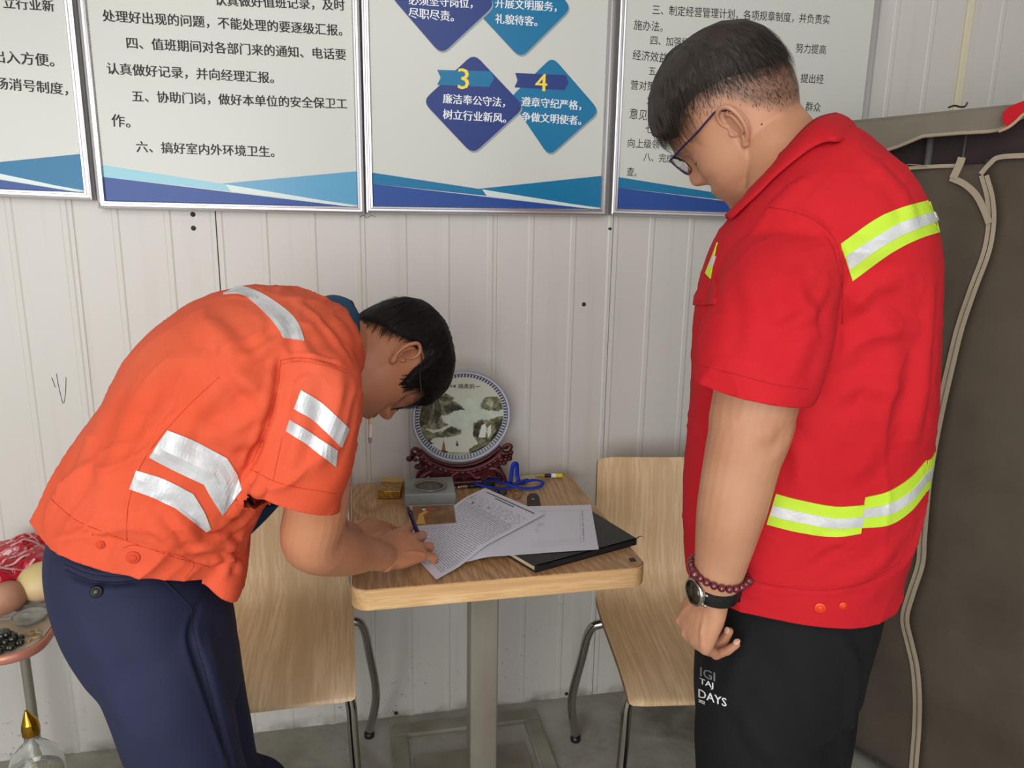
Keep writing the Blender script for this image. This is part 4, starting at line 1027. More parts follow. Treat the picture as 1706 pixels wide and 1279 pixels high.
# ================================================================== MAN IN ORANGE
def man_in_orange():
    V = View(400, 700, -.73); v, sd, up = V.v, V.side, Vector((0, 0, 1))
    base = V(330, 1279, 0); root = empty('person', (base.x, base.y, 0))
    tag(root, 'man in orange work shirt bending over the table to write, cigarette in mouth', 'person')
    O = V(670, 597, .105); vd = (O-CAM).normalized(); rt = vd.cross(up).normalized(); uu = rt.cross(vd)
    b = R_(34)
    X = (rt*.20-uu*1.0+vd*.05).normalized(); Zt = (rt*math.cos(b)+vd*math.sin(b))
    Yl = Zt.cross(X); H = frame(O+Yl*.074, X, Yl); H = H@Matrix.Scale(.96, 4)
    head = head_geo(H, 1.0, 0, .009)
    neck = loft_geo([(H@Vector((-.030, 0, .02)), H.to_3x3()@Vector((.055, 0, 0)), H.to_3x3()@Vector((0, .052, 0)), 2), (H@Vector((-.040, 0, -.05)), H.to_3x3()@Vector((.052, 0, 0)), H.to_3x3()@Vector((0, .050, 0)), 2),
        (V(575, 565, .06), (V(578, 630, .06)-V(578, 528, .06))*.5, v*.06, 2.1), (V(520, 570, 0), (V(520, 640, 0)-V(520, 550, 0))*.5, v*.11, 2.2), (V(430, 610, 0), (V(430, 680, 0)-V(430, 570, 0))*.5, v*.12, 2.2)], 30, 32)
    sh = V(528, 650, -.135)
    E_ = V(512, 900, -.085); Wp = atz(641, 928, .788)
    arm = limb([sh, V(531, 740, -.13), V(528, 840, -.105), V(518, 893, -.085), E_.lerp(Wp, .14)+up*-.004, E_.lerp(Wp, .45)+up*-.006, E_.lerp(Wp, .78), Wp], [.044, .049, .0475, .046, .0465, .040, .0295, .0255], 24, 80)
    elb = ell_geo(V(508, 912, -.082), [sd*.033, v*.033, up*.030])
    Ef = V(548, 905, .13); Wf = atz(584, 893, .772)
    farm = limb([V(540, 620, .13), V(530, 760, .16), Ef, Ef.lerp(Wf, .5)+up*.005, Wf], [.050, .046, .040, .036, .027], 20, 60)
    # writing hand: back up, fingers to the right, thumb and index pinch the pen
    xh = (atz(716, 902, .765)-Wp); xh.z = -.012; xh.normalize(); zh = (up*.78-v*.62+sd*.05); yh = zh.cross(xh).normalized(); zh = xh.cross(yh)
    HF = Matrix((xh, yh, zh)).transposed().to_4x4(); HF.translation = Wp
    hg, tips, th = hand_geo(HF, [(12, 44, 26), (16, 54, 32), (16, 54, 34), (12, 42, 22)], 11, [(.014, .022, -.008), (.036, .044, -.016), (.066, .046, -.022), (.094, .030, -.026)], 1.0, 1)
    xf = (atz(640, 884, .752)-Wf); xf.z = -.012; xf.normalize(); zf = (up*.95-v*.25); yf = zf.cross(xf).normalized(); zf = xf.cross(yf)
    HG = Matrix((xf, yf, zf)).transposed().to_4x4(); HG.translation = Wf
    hg2, tips2, th2 = hand_geo(HG, [(16, 34, 22), (20, 38, 22), (22, 38, 22), (22, 36, 22)], 3, None, .95, -1)
    me = union([head, neck, elb]+arm+farm+hg+hg2, .0020, 2, .5)
    bm = bmesh.new(); bm.from_mesh(me)
    for e in (ear_mesh(H, 1, 1.0), ear_mesh(H, -1, 1.0)): bm.from_mesh(e)
    bm.to_mesh(me); bm.free()
    def tint(lc):
        x, y, z = lc[:, 0], lc[:, 1], lc[:, 2]; out = np.zeros((len(lc), 3)); g = lambda a, c, w_: np.exp(-((a-c)/w_)**2)
        lip = g(z, -.048, .009)*g(y, 0, .024)*(x > .07)*(x < .13)
        brow = g(z+abs(abs(y)-.03)*.15, .038, .005)*g(abs(y), .033, .018)*(x > .06)*(x < .13)
        lim = np.interp(x, [-.12, -.08, -.03, .0, .03, .05, .06], [-.050, -.035, .03, .045, .01, .0, .05])
        stub = np.clip((z-lim)/.02, 0, 1)*np.clip((.066-x)/.012, 0, 1)*(z < .2)*(x > -.16)*(abs(y) < .092)
        beard = .20*g(z, -.072, .03)*np.clip((x-.03)/.04, 0, 1)*(abs(y) < .07)*(x < .13)
        out[:, 0] = np.clip(lip*.8+.25*g(abs(y), .084, .014)*g(x, -.008, .03)*g(z, .008, .035), 0, 1); out[:, 1] = np.clip(brow*.85+stub*.8+beard, 0, 1)
        return out
    paint(me, H, tint); body = person_part('body', me, M_skinO, root); nails(tips, HF, M_nailO, root)
    abv = bvh_of(me)
    # ---- hair: thick black, long on top, sideburn before the ear
    def mask(th, z):
        x = head_xyz(th, z).x; lim = np.interp(x, [-.12, -.09, -.05, -.028, -.012, .012, .024, .040, .056, .064, .085, .10], [-.040, -.034, -.010, .020, .044, .044, .012, -.012, .000, .040, .052, .054])
        return float(np.clip((z-lim)/.014, 0, 1))
    thick = lambda th, z: .008+.014*max(0, min(1, (z-.03)/.07))+.003*max(0, math.cos(th))*min(1, max(0, (z-.04)/.03))
    vs, fs = hair_cap(H, mask, thick, .0035, 21); hair = pmesh('hair', vs, fs, M_hair, root, True)
    vs, fs = hair_strands(H, mask, thick, (-.045, .0, .128), 6500, lambda th, z: .036 if math.cos(th) > .0 else .024, .0011, 31, 1.0, .5, .2, .4)
    s_ = pmesh('hair_strand', vs, fs, M_hair, root, False, hair); s_['kind'] = 'stuff'
    # ---- spectacles
    g = empty('spectacles', H@Vector((.1, 0, .015))); tag(g, 'thin dark rimmed spectacles worn low by the man in orange', 'glasses')
    def G(n, vs, fs, m, sm=True): o = mesh(n, vs, fs, m, g, sm); o.location = -Vector(g.location)
    for s in (1, -1):
        P = [H@Vector(q) for q in ((.092, s*.066, .018), (.084, s*.073, .020), (.066, s*.0805, .024), (.040, s*.0835, .026), (.012, s*.085, .036), (-.008, s*.084, .036), (-.022, s*.081, .020))]
        vs, fs = tube_geo(P, [.0014, .0015, .0016, .0016, .0015, .0015, .0014], 8, 30, True, .6); G('temple', vs, fs, M_black)
        c = Vector((.098, s*.0335, .006)); pts = []
        for k in range(32):
            a = 2*math.pi*k/32; yy = math.copysign(abs(math.cos(a))**.75, math.cos(a))*.0275; zz = math.copysign(abs(math.sin(a))**.8, math.sin(a))*.0195
            pts.append(H@(c+Vector((-abs(.0335+s*yy)*.08-zz*-.12, yy, zz))))
        vs, fs = tube_geo(pts+[pts[0]], .0011, 8, 64); G('rim', vs, fs, M_black)
        nrm = (H.to_3x3()@Vector((1, 0, 0))).normalized()
        G('lens', pts+[p-nrm*.0015 for p in pts], [tuple(range(32)), tuple(range(63, 31, -1))]+[(i, 32+i, 32+(i+1) % 32, (i+1) % 32) for i in range(32)], M_lens, False)
        pass
    lash(H, abv, M_hair, root)
    vs, fs = tube_geo([H@Vector(q) for q in ((.098, .006, .012), (.102, 0, .014), (.098, -.006, .012))], .0011, 8, 8); G('bridge', vs, fs, M_black)
    # ---- cigarette hanging from the lips
    A = H@Vector((.097, -.004, -.050)); B = A+Vector((0, 0, -.046))+sd*-.003-v*.004
    cg = empty('cigarette', A); tag(cg, 'lit white cigarette hanging from the lips of the man in orange', 'cigarette')
    for nm, a, b_, r0, r1, m in (('filter', 0, .30, .0039, .0039, mat('cigarette_filter', srgb(226, 196, 160), .7)), ('paper', .30, .86, .0037, .0037, mat('cigarette_paper', srgb(226, 216, 208), .7)), ('ash', .86, 1.08, .0036, .0024, mat('ash', srgb(150, 142, 138), .9))):
        vs, fs = tube_geo([A.lerp(B, a), A.lerp(B, (a+b_)/2)+sd*.0005, A.lerp(B, b_)], [r0, (r0+r1)/2, r1], 14, 6); o = mesh(nm, vs, fs, m, cg, True); o.location = -A
    # ---- trousers
    P0 = secs_view(V, [(105, 850, 370, 930, .12), (78, 905, 380, 968, .150), (80, 965, 392, 1020, .165), (100, 1030, 398, 1070, .165), (135, 1090, 405, 1120, .155)])
    pel = loft_geo(P0, 30, 44); legs = []
    for rows, d, shx in (([(125, 1010, 360, 1030, .070), (135, 1060, 374, 1080, .083), (153, 1120, 382, 1135, .092), (181, 1190, 394, 1200, .094), (216, 1279, 412, 1285, .088)], -.085, -.0), ([(140, 1040, 398, 1060, .095), (190, 1110, 408, 1130, .090), (228, 1190, 420, 1200, .088), (262, 1279, 438, 1285, .084)], .095, .03)):
        S = secs_view(V, [r+(d,) for r in rows]); c = S[-1][0]; w_ = S[-1][1].length
        S.append((Vector((c.x+.055, c.y, .36)), sd*w_*.88, v*.078, 2.2)); S.append((Vector((c.x+.085, c.y, .18)), sd*w_*.80, v*.070, 2.2)); S.append((Vector((c.x+.085, c.y, .04)), sd*w_*.80, v*.070, 2.2))
        legs.append(loft_geo(S, 60, 32)); f_ = (sd*.85+v*.5).normalized(); c2 = Vector((c.x+.095, c.y, 0)); lt = f_.cross(up)
        shv = [(c2+up*.045-f_*.10, lt*.030, up*.04, 2.4), (c2+up*.05-f_*.06, lt*.038, up*.048, 2.5), (c2+up*.045+f_*.04, lt*.043, up*.044, 2.5), (c2+up*.035+f_*.11, lt*.046, up*.034, 2.5), (c2+up*.022+f_*.165, lt*.03, up*.02, 2.2)]
        a, b_ = loft_geo(shv, 30, 24); a = [Vector((q.x, q.y, max(q.z, .002))) for q in a]; pmesh('shoe', a, b_, M_sole, root, True)
    tm = union([pel]+legs, .005, 20); bv = bvh_of(tm)
    fold(tm, bv, [([(330, 1015), (318, 1060), (340, 1130), (372, 1230), (388, 1279)], .006, -.006), ([(345, 1060), (362, 1130), (392, 1220)], .014, .005), ([(150, 1120), (190, 1180), (240, 1240)], .016, .003), ([(130, 1010), (160, 1080), (220, 1170)], .02, .003),
        ([(110, 948), (150, 966), (200, 970), (235, 964)], .005, -.004), ([(110, 936), (160, 952), (235, 952)], .006, .003)])
    nz_disp(tm, .003, 8, (1, 1, .4), 2); tr = person_part('trousers', tm, M_navycl, root); bv = bvh_of(tm)
    Md = mat('navy_stitch', srgb(22, 24, 44), .8)
    seam('side_seam', bv, [(318, 1012), (324, 1060), (344, 1130), (362, 1200), (378, 1279)], Md, root, .0009, .0003, None, tr)
    seam('pocket_edge', bv, [(275, 968), (297, 990), (318, 1012)], Md, root, .0012, .0003, None, tr); seam('pocket_edge', bv, [(318, 1012), (340, 990), (356, 962)], Md, root, .0012, .0003, None, tr)
    seam('back_pocket', bv, [(109, 950), (150, 967), (200, 971), (236, 965)], Md, root, .0013, .0003, None, tr); seam('back_pocket', bv, [(108, 940), (150, 956), (200, 961), (236, 957)], Md, root, .0007, .0003, None, tr)
    hh, nn = cast(bv, 161, 985); a = nn.orthogonal().normalized(); c = nn.cross(a)
    pmesh('button', *join(ell_geo(hh+nn*.0015, [a*.0085, c*.0085, nn*.0025], 8, 18), ell_geo(hh+nn*.0035, [a*.005, c*.005, nn*.0016], 6, 12)), M_black, root, True, tr)
    # ---- shirt
    tor = loft_geo(secs_view(V, [(38, 890, 372, 1010, .150), (55, 862, 388, 985, .162), (100, 785, 412, 900, .175), (152, 695, 432, 838, .18), (222, 585, 462, 780, .185), (300, 516, 492, 730, .188), (385, 483, 535, 690, .185), (470, 480, 578, 645, .165), (535, 496, 598, 610, .115), (570, 508, 600, 590, .085)]), 80, 64)
    slv = loft_geo(secs_view(V, [(462, 520, 570, 560, .05, -.07), (455, 560, 590, 585, .075, -.105), (455, 620, 608, 645, .080, -.130), (432, 705, 590, 740, .074, -.140), (405, 790, 566, 835, .068, -.135), (394, 826, 556, 872, .068, -.133)]), 44, 44)
    cap = ell_geo(V(530, 590, -.08), [sd*.06, v*.07, up*.065])
    far = loft_geo(secs_view(V, [(470, 540, 570, 600, .06, .08), (465, 640, 590, 660, .075, .12), (450, 760, 570, 780, .072, .15), (450, 800, 560, 822, .07, .155)]), 24, 30)
    tail = loft_geo(secs_view(V, [(300, 880, 418, 895, .12, -.02), (318, 925, 414, 925, .12, -.03), (345, 955, 404, 955, .10, -.04), (362, 985, 388, 987, .045, -.06)]), 24, 28)
    sm = union([tor, slv, cap, far, tail], .0042, 8); torb = BVHTree.FromPolygons(*tor)
    E0, E1 = V(403, 797, -.135), V(560, 845, -.135); ev = (E1-E0).normalized(); en = ev.cross(v).normalized(); en = -en if en.z > 0 else en
    cut(sm, [((E0+E1)/2, en, .13, lambda c: abs((c-V.P).dot(v)+.135) < .078 and -.004 < (c-E0).dot(ev) < (E1-E0).length+.02 and (c-E0).dot(en) < .036 and torb.find_nearest(c)[3] > .015)])
    cut(sm, [(V(505, 800, .155), Vector((0, 0, -1)), .09, lambda c: (c-V.P).dot(v) > .07)])
    he = V(352, 968, -.12)-V(52, 868, -.02); he = (he-v*he.dot(v)).normalized(); hn = he.cross(v).normalized(); hn = -hn if hn.z > 0 else hn
    Q_ = V(340, 966, -.13); h2_ = V(386, 998, -.10)-V(340, 966, -.10); n2 = (h2_-v*h2_.dot(v)).normalized().cross(v).normalized(); n2 = -n2 if n2.z > 0 else n2
    cut(sm, [(V(210, 948, -.150), hn, .32, lambda c: (c-Q_).dot(sd) < .0)]); cut(sm, [(Q_, n2, .25, lambda c: (c-Q_).dot(sd) > -.002)])
    bv = bvh_of(sm)
    fold(sm, bv, [([(470, 590), (462, 640), (440, 720), (405, 798)], .006, -.008), ([(330, 520), (370, 570), (410, 620), (455, 660)], .015, .008), ([(340, 600), (400, 640), (450, 690)], .013, .007), ([(360, 560), (370, 620), (430, 680)], .009, -.005),
        ([(470, 640), (430, 690), (380, 720), (330, 720)], .012, .007), ([(455, 700), (420, 730), (370, 745)], .010, .006), ([(400, 620), (350, 660), (300, 720), (290, 760)], .014, .006), ([(300, 640), (260, 720), (215, 830)], .016, .005),
        ([(225, 640), (200, 740), (170, 850)], .02, .005), ([(160, 700), (130, 780), (95, 850)], .018, .004), ([(250, 860), (290, 900), (310, 930)], .009, .006), ([(280, 850), (310, 880), (330, 905), (370, 900)], .009, .008), ([(300, 920), (345, 915), (385, 905), (405, 880)], .008, .007),
        ([(330, 870), (350, 890), (395, 870)], .007, -.006), ([(350, 935), (375, 930), (400, 945)], .007, .006), ([(372, 960), (380, 930), (378, 900)], .007, .006), ([(420, 780), (400, 830), (380, 860)], .008, .007), ([(440, 790), (425, 840), (395, 880)], .007, .006),
        ([(500, 560), (520, 600), (560, 620)], .009, .004), ([(490, 500), (540, 540), (585, 600)], .008, .003), ([(570, 620), (560, 700), (530, 780)], .013, .006), ([(500, 640), (500, 720), (480, 790)], .012, .005), ([(595, 640), (580, 700), (560, 760)], .008, .004),
        ([(465, 598), (500, 596), (545, 604), (572, 612)], .0035, -.0022), ([(95, 840), (150, 885), (220, 905), (300, 930), (350, 945)], .004, -.0025), ([(210, 905), (215, 830), (235, 760), (290, 690), (360, 620)], .003, -.0016),
        ([(470, 560), (430, 590), (400, 600)], .008, .005), ([(455, 520), (470, 560), (470, 600)], .008, .003)])
    nz_disp(sm, .006, 10, (1, 1, 1), 14); sp_ = (V(520, 560, 0)-V(130, 850, 0)).normalized(); ax_ = (sp_, v, sp_.cross(v))
    nz_ridge(sm, .0075, 7, (.7, 1.4, 1.6), 21, 4, ax_); nz_ridge(sm, .0035, 15, (.8, 1.3, 1.6), 4, 5, ax_); nz_disp(sm, .0015, 34, (1, 1, 1), 5)
    bv = bvh_of(sm); sm2 = solidify(sm, .0018); shirt = person_part('shirt', sm2, M_orange, root)
    seam('shoulder_seam', bv, [(468, 600), (500, 596), (545, 604), (576, 616)], M_orseam, root, .0006, .0004, None, shirt); seam('shoulder_seam', bv, [(470, 606), (502, 602), (545, 610), (578, 622)], M_orseam, root, .0004, .0004, .004, shirt)
    seam('armhole_seam', bv, [(468, 602), (462, 650), (446, 710), (420, 770)], M_orseam, root, .0006, .0004, None, shirt); seam('armhole_seam', bv, [(470, 600), (440, 590), (425, 575), (470, 560)], M_orseam, root, .0003, .0002, None, shirt) if False else None
    seam('waistband_stitch', bv, [(86, 832), (130, 868), (210, 900), (290, 928), (350, 944)], M_orseam, root, .0005, .0004, None, shirt); seam('side_seam', bv, [(211, 900), (214, 840), (240, 765), (300, 690), (365, 628)], M_orseam, root, .0005, .0004, None, shirt)
    seam('sleeve_stitch', bv, [(418, 782), (470, 806), (560, 822)], M_orseam, root, .0005, .0004, None, shirt); seam('sleeve_seam', bv, [(470, 730), (455, 800)], M_orseam, root, .0004, .0004, None, shirt)
    def tape(q, nu=16, nv=5): strip('reflective_tape', bv, q[0], q[1], M_refl, root, nu, nv, .0014, .0006, shirt)
    tape(([(280, 717), (325, 735), (378, 763)], [(249, 761), (295, 785), (340, 806)]))
    tape(([(378, 763), (392, 786), (404, 815)], [(340, 806), (352, 828), (370, 858)]), 10)
    tape(([(228, 783), (275, 798), (322, 822)], [(217, 814), (255, 828), (292, 846)]))
    tape(([(322, 822), (340, 852), (352, 880)], [(292, 846), (318, 866), (344, 885)]), 10)
    tape(([(502, 650), (540, 674), (581, 714)], [(491, 681), (528, 705), (568, 745)]))
    tape(([(484, 699), (520, 722), (561, 750)], [(478, 718), (514, 742), (559, 777)]))
    tape(([(384, 484), (402, 478), (440, 492), (480, 520), (497, 540), (507, 568)], [(372, 490), (400, 490), (424, 505), (449, 530), (464, 550), (472, 563)]), 30)
    for q, r in (((168, 907), .006), ((222, 928), .009)):
        hh, nn = cast(bv, *q); a = nn.orthogonal().normalized(); c = nn.cross(a); pmesh('button', *join(ell_geo(hh+nn*.001, [a*r, c*r, nn*.0018], 8, 20), ell_geo(hh+nn*.0028, [a*r*.55, c*r*.55, nn*.001], 6, 14)), M_orseam, root, True, shirt)
    seam('tab_stitch', bv, [(206, 912), (222, 908), (260, 916), (300, 926), (322, 940), (308, 962)], M_orseam, root, .0006, .0004, None, shirt)
    # orange collar edge and dark blue undershirt collar
    def collar(name, I, Oc, m, th, bulge, n=44, nvv=6):
        I, Oc = catmull(I, n), catmull(Oc, n); ctr = sum(I, Vector())/len(I); vs, fs = [], []
        for k in range(n+1):
            for j in range(nvv+1):
                u = j/nvv; p = I[k].lerp(Oc[k], u); o_ = p-ctr; vs.append(p+o_.normalized()*bulge*math.sin(math.pi*u))
        for k in range(n):
            for j in range(nvv): a = k*(nvv+1)+j; fs.append((a, a+1, a+nvv+2, a+nvv+1))
        cm = bpy.data.meshes.new('c'); cm.from_pydata(vs, [], fs); cm.update(); person_part(name, solidify(cm, th), m, root)
    collar('undershirt_collar', [V(592, 606, .00), V(597, 560, -.010), V(596, 524, .02), V(583, 503, .06), V(590, 512, .10), V(594, 560, .13), V(590, 610, .12)],
        [V(586, 592, -.02), V(572, 552, -.035), V(554, 522, -.02), V(536, 500, .04), V(545, 505, .12), V(560, 560, .16), V(580, 610, .13)], M_blue, .0025, .008)
    pmesh('undershirt_hem', *loft_geo(secs_view(V, [(300, 868, 398, 880, .07, .02), (340, 905, 412, 915, .07, .02), (368, 945, 402, 960, .05, .01), (372, 985, 386, 990, .02, .0)]), 24, 28), M_blue, root, True)
    pmesh('undershirt_front', *loft_geo(secs_view(V, [(380, 820, 476, 822, .07, .10), (372, 850, 448, 850, .07, .10), (360, 880, 412, 885, .06, .06)]), 24, 28), M_blue, root, True)
    return HF, Wp
HAND, WRIST = man_in_orange()
# ================================================================== THINGS ON THE TABLE
ZT = .7305
def obj_at(name, label, cat, loc, rz=0, group=None): return tag(empty(name, loc, rz), label, cat, group)
def ribbon_geo(P, nrm, wd, th=.0006, n=40):
    """flat ribbon along P, width in the direction tangent x normal"""
    pts = catmull(P, n); N = [Vector(q) for q in nrm] if isinstance(nrm, list) else [Vector(nrm)]*2
    Ns = catmull(N, n) if len(N) > 2 else [N[0]]*(n+1); vs, fs = [], []
    for i, p in enumerate(pts):
        T = (pts[min(i+1, n)]-pts[max(0, i-1)]).normalized(); nn = (Ns[i]-T*Ns[i].dot(T)).normalized(); W_ = T.cross(nn)*(wd/2)
        vs += [p-W_, p+W_, p+W_+nn*th, p-W_+nn*th]
    for i in range(n):
        a = 4*i
        for j in range(4): fs.append((a+j, a+(j+1) % 4, a+4+(j+1) % 4, a+4+j))
    fs += [(0, 1, 2, 3), (4*n+3, 4*n+2, 4*n+1, 4*n)]
    return fix((vs, fs))
# ---- decorative plate on its carved stand
def plate():
    c = at(769, 694, -.088); Rr = .1275; tilt = R_(9)
    fr = Matrix.Translation(c)@Matrix.Rotation(tilt, 4, 'X')@Matrix.Rotation(R_(90), 4, 'X')   # local z faces the viewer
    root = obj_at('plate', 'large round landscape-painted porcelain plate standing in the dark red carved stand', 'plate', c)
    def g(name, vs, fs, m, sm=False, ow=None):
        o = mesh(name, [fr@Vector(q) for q in vs], fs, m, ow or root, sm); o.location = -c if ow is None else (0, 0, 0); return o
    vs, fs = lathe_geo([(1e-4, -.012), (.07, -.012), (.075, -.009), (Rr-.006, -.001), (Rr-.001, .001), (Rr, .004), (Rr-.002, .0058), (Rr-.006, .0055), (.108, .0012), (1e-4, .0)], 96)
    g('dish', vs, fs, M_porc, True)
    # blue key band round the rim
    kv, kf = [], []
    for k in range(88):
        a0, a1 = 2*math.pi*k/88, 2*math.pi*(k+.62)/88
        for (r0, r1, b0, b1) in ((.1175, .1195, a0, a0+2*math.pi/88*1.02), (.1085, .1172, a0, a1)):
            o = len(kv)
            for r, a in ((r0, b0), (r1, b0), (r1, b1), (r0, b1)): kv.append((r*math.cos(a), r*math.sin(a), float(np.interp(r, [.108, .1215], [.0012, .0055]))+.0004))
            kf.append((o, o+1, o+2, o+3))
    o = g('rim_pattern', kv, kf, mat('cobalt_glaze', srgb(78, 84, 128), .25)); o['kind'] = 'stuff'
    g('rim_line', *tube_geo([Vector((.1255*math.cos(k*math.pi/48), .1255*math.sin(k*math.pi/48), .0045)) for k in range(97)], .0026, 8, 96), mat('lavender_rim', srgb(150, 150, 178), .2), True)
    # painted scene, flat glaze areas in plate coordinates (photo px -> plate mm)
    def L(px, py): q = fr.inverted()@atp(px, py, c, fr.to_3x3()@Vector((0, 0, 1))); return (q.x, q.y)
    def area_(pts, m, z=.0016, jag=.0, seed=0, n=6):
        rnd = random.Random(seed); out = []
        for i, (a, b) in enumerate(zip(pts, pts[1:]+pts[:1])):
            for k in range(n): t = k/n; out.append((a[0]*(1-t)+b[0]*t+rnd.gauss(0, jag), a[1]*(1-t)+b[1]*t+rnd.gauss(0, jag)))
        q = [L(*p) for p in out]; q = [(x*min(1, .1075/max(1e-6, math.hypot(x, y))), y*min(1, .1075/max(1e-6, math.hypot(x, y)))) for x, y in q]
        bm = bmesh.new(); vsx = [bm.verts.new((x, y, z)) for x, y in q]; f = bm.faces.new(vsx); bmesh.ops.triangulate(bm, faces=[f]); bmesh.ops.recalc_face_normals(bm, faces=bm.faces)
        V_ = [v.co.copy() for v in bm.verts]; F_ = [tuple(v.index for v in f.verts) for f in bm.faces]; bm.verts.index_update(); F_ = [tuple(v.index for v in f.verts) for f in bm.faces]; bm.free()
        g('painted_area', V_, F_, m)
    md, mm, ml, mt, mw = M_pdark, M_pmid, M_plight, M_pteal, M_pwhite
    area_([(765, 670), (790, 660), (835, 665), (845, 690), (800, 700), (770, 690)], mt, .0014, .4, 1)
    area_([(735, 690), (775, 678), (820, 690), (800, 710), (750, 712)], mt, .0015, .4, 2)
    area_([(692, 705), (700, 680), (706, 662), (713, 655), (722, 650), (733, 652), (738, 663), (746, 660), (756, 668), (764, 672), (772, 678), (758, 682), (750, 690), (735, 692), (738, 704), (748, 706), (730, 716), (712, 714), (700, 716)], mm, .0017, .7, 3)
    area_([(696, 700), (703, 678), (712, 660), (718, 658), (722, 668), (718, 690), (712, 706), (700, 712)], md, .0019, .6, 4)
    area_([(724, 672), (730, 662), (735, 680), (732, 700), (726, 706), (722, 690)], md, .0019, .5, 5)
    area_([(740, 678), (752, 670), (766, 677), (776, 682), (756, 684), (744, 688)], md, .0019, .5, 6)
    area_([(730, 664), (742, 654), (757, 663), (748, 668), (736, 668)], mm, .0017, .5, 7)
    area_([(700, 712), (722, 720), (740, 716), (752, 709), (768, 715), (768, 722), (746, 728), (724, 728), (712, 738), (702, 726)], mm, .0018, .6, 8)
    area_([(738, 716), (752, 710), (766, 717), (754, 722)], md, .002, .5, 9)
    area_([(695, 716), (706, 728), (722, 738), (712, 742), (700, 732)], md, .002, .5, 10)
    area_([(800, 675), (806, 662), (815, 660), (826, 660), (838, 666), (844, 678), (830, 684), (812, 682), (802, 680)], mm, .0018, .7, 11)
    area_([(808, 672), (814, 663), (822, 668), (820, 678)], ml, .002, .5, 12)
    area_([(788, 706), (800, 698), (812, 700), (828, 694), (846, 690), (848, 706), (842, 728), (828, 746), (812, 756), (788, 760), (780, 748), (796, 738), (788, 724)], mm, .0018, .8, 13)
    area_([(790, 708), (802, 700), (808, 706), (798, 716), (796, 730), (789, 722)], md, .002, .5, 14)
    area_([(824, 704), (840, 696), (845, 712), (836, 730), (822, 742), (816, 730), (826, 718)], md, .002, .7, 15)
    area_([(802, 708), (808, 704), (811, 716), (808, 728), (797, 728), (800, 716)], mw, .0022, .3, 16); area_([(812, 712), (818, 706), (818, 722), (812, 730)], mw, .0022, .3, 17)
    area_([(790, 750), (812, 742), (828, 746), (816, 758), (796, 764), (782, 760)], md, .002, .7, 18)
    area_([(706, 748), (745, 752), (790, 752), (784, 757), (740, 757), (708, 753)], ml, .0017, .4, 19)
    area_([(735, 752), (739, 732), (742, 748), (744, 752)], M_prust, .0022, .2, 20, 2); area_([(731, 749), (747, 751), (744, 754), (734, 753)], md, .0022, .2, 21, 2)
    area_([(759, 742), (761, 732), (764, 742)], md, .0022, .1, 22, 2)
    area_([(772, 768), (780, 760), (786, 764), (782, 774), (774, 775)], M_pred, .0023, .5, 23, 3); area_([(826, 736), (832, 732), (836, 738), (829, 741)], M_pred, .0023, .4, 24, 3)
    N = (fr.to_3x3()@Vector((0, 0, 1))).normalized(); pl = lambda x, y: atp(x, y, c+N*.0012, N)
    for s_, a, b in (('順風帆一', (763, 643), (800, 643.5)), ('癸卯年夏', (738, 643), (760, 643))):
        vs, fs = text_on(s_, pl(*a), pl(*b), N, 0, 1, .001); o = mesh('lettering', vs, fs, M_ink, root); o.location = -c
    return c, fr
M_porc = mat('porcelain_cream', srgb(204, 208, 192), .15, 0, .6)
M_pdark = m_noise('painted_dark_rock', srgb(48, 46, 38), srgb(88, 86, 70), 90, .3, 0); M_pmid = m_noise('painted_mid_rock', srgb(84, 84, 64), srgb(146, 146, 118), 80, .3, 0)
M_plight = m_noise('painted_light_green', srgb(156, 164, 136), srgb(190, 196, 170), 70, .3, 0); M_pteal = m_noise('painted_pale_water', srgb(184, 204, 190), srgb(206, 216, 200), 40, .3, 0)
M_pwhite = mat('painted_white', srgb(226, 230, 220), .3); M_prust = mat('painted_rust', srgb(146, 100, 70), .3); M_pred = mat('painted_red', srgb(160, 64, 54), .3)
PC, PF = plate()
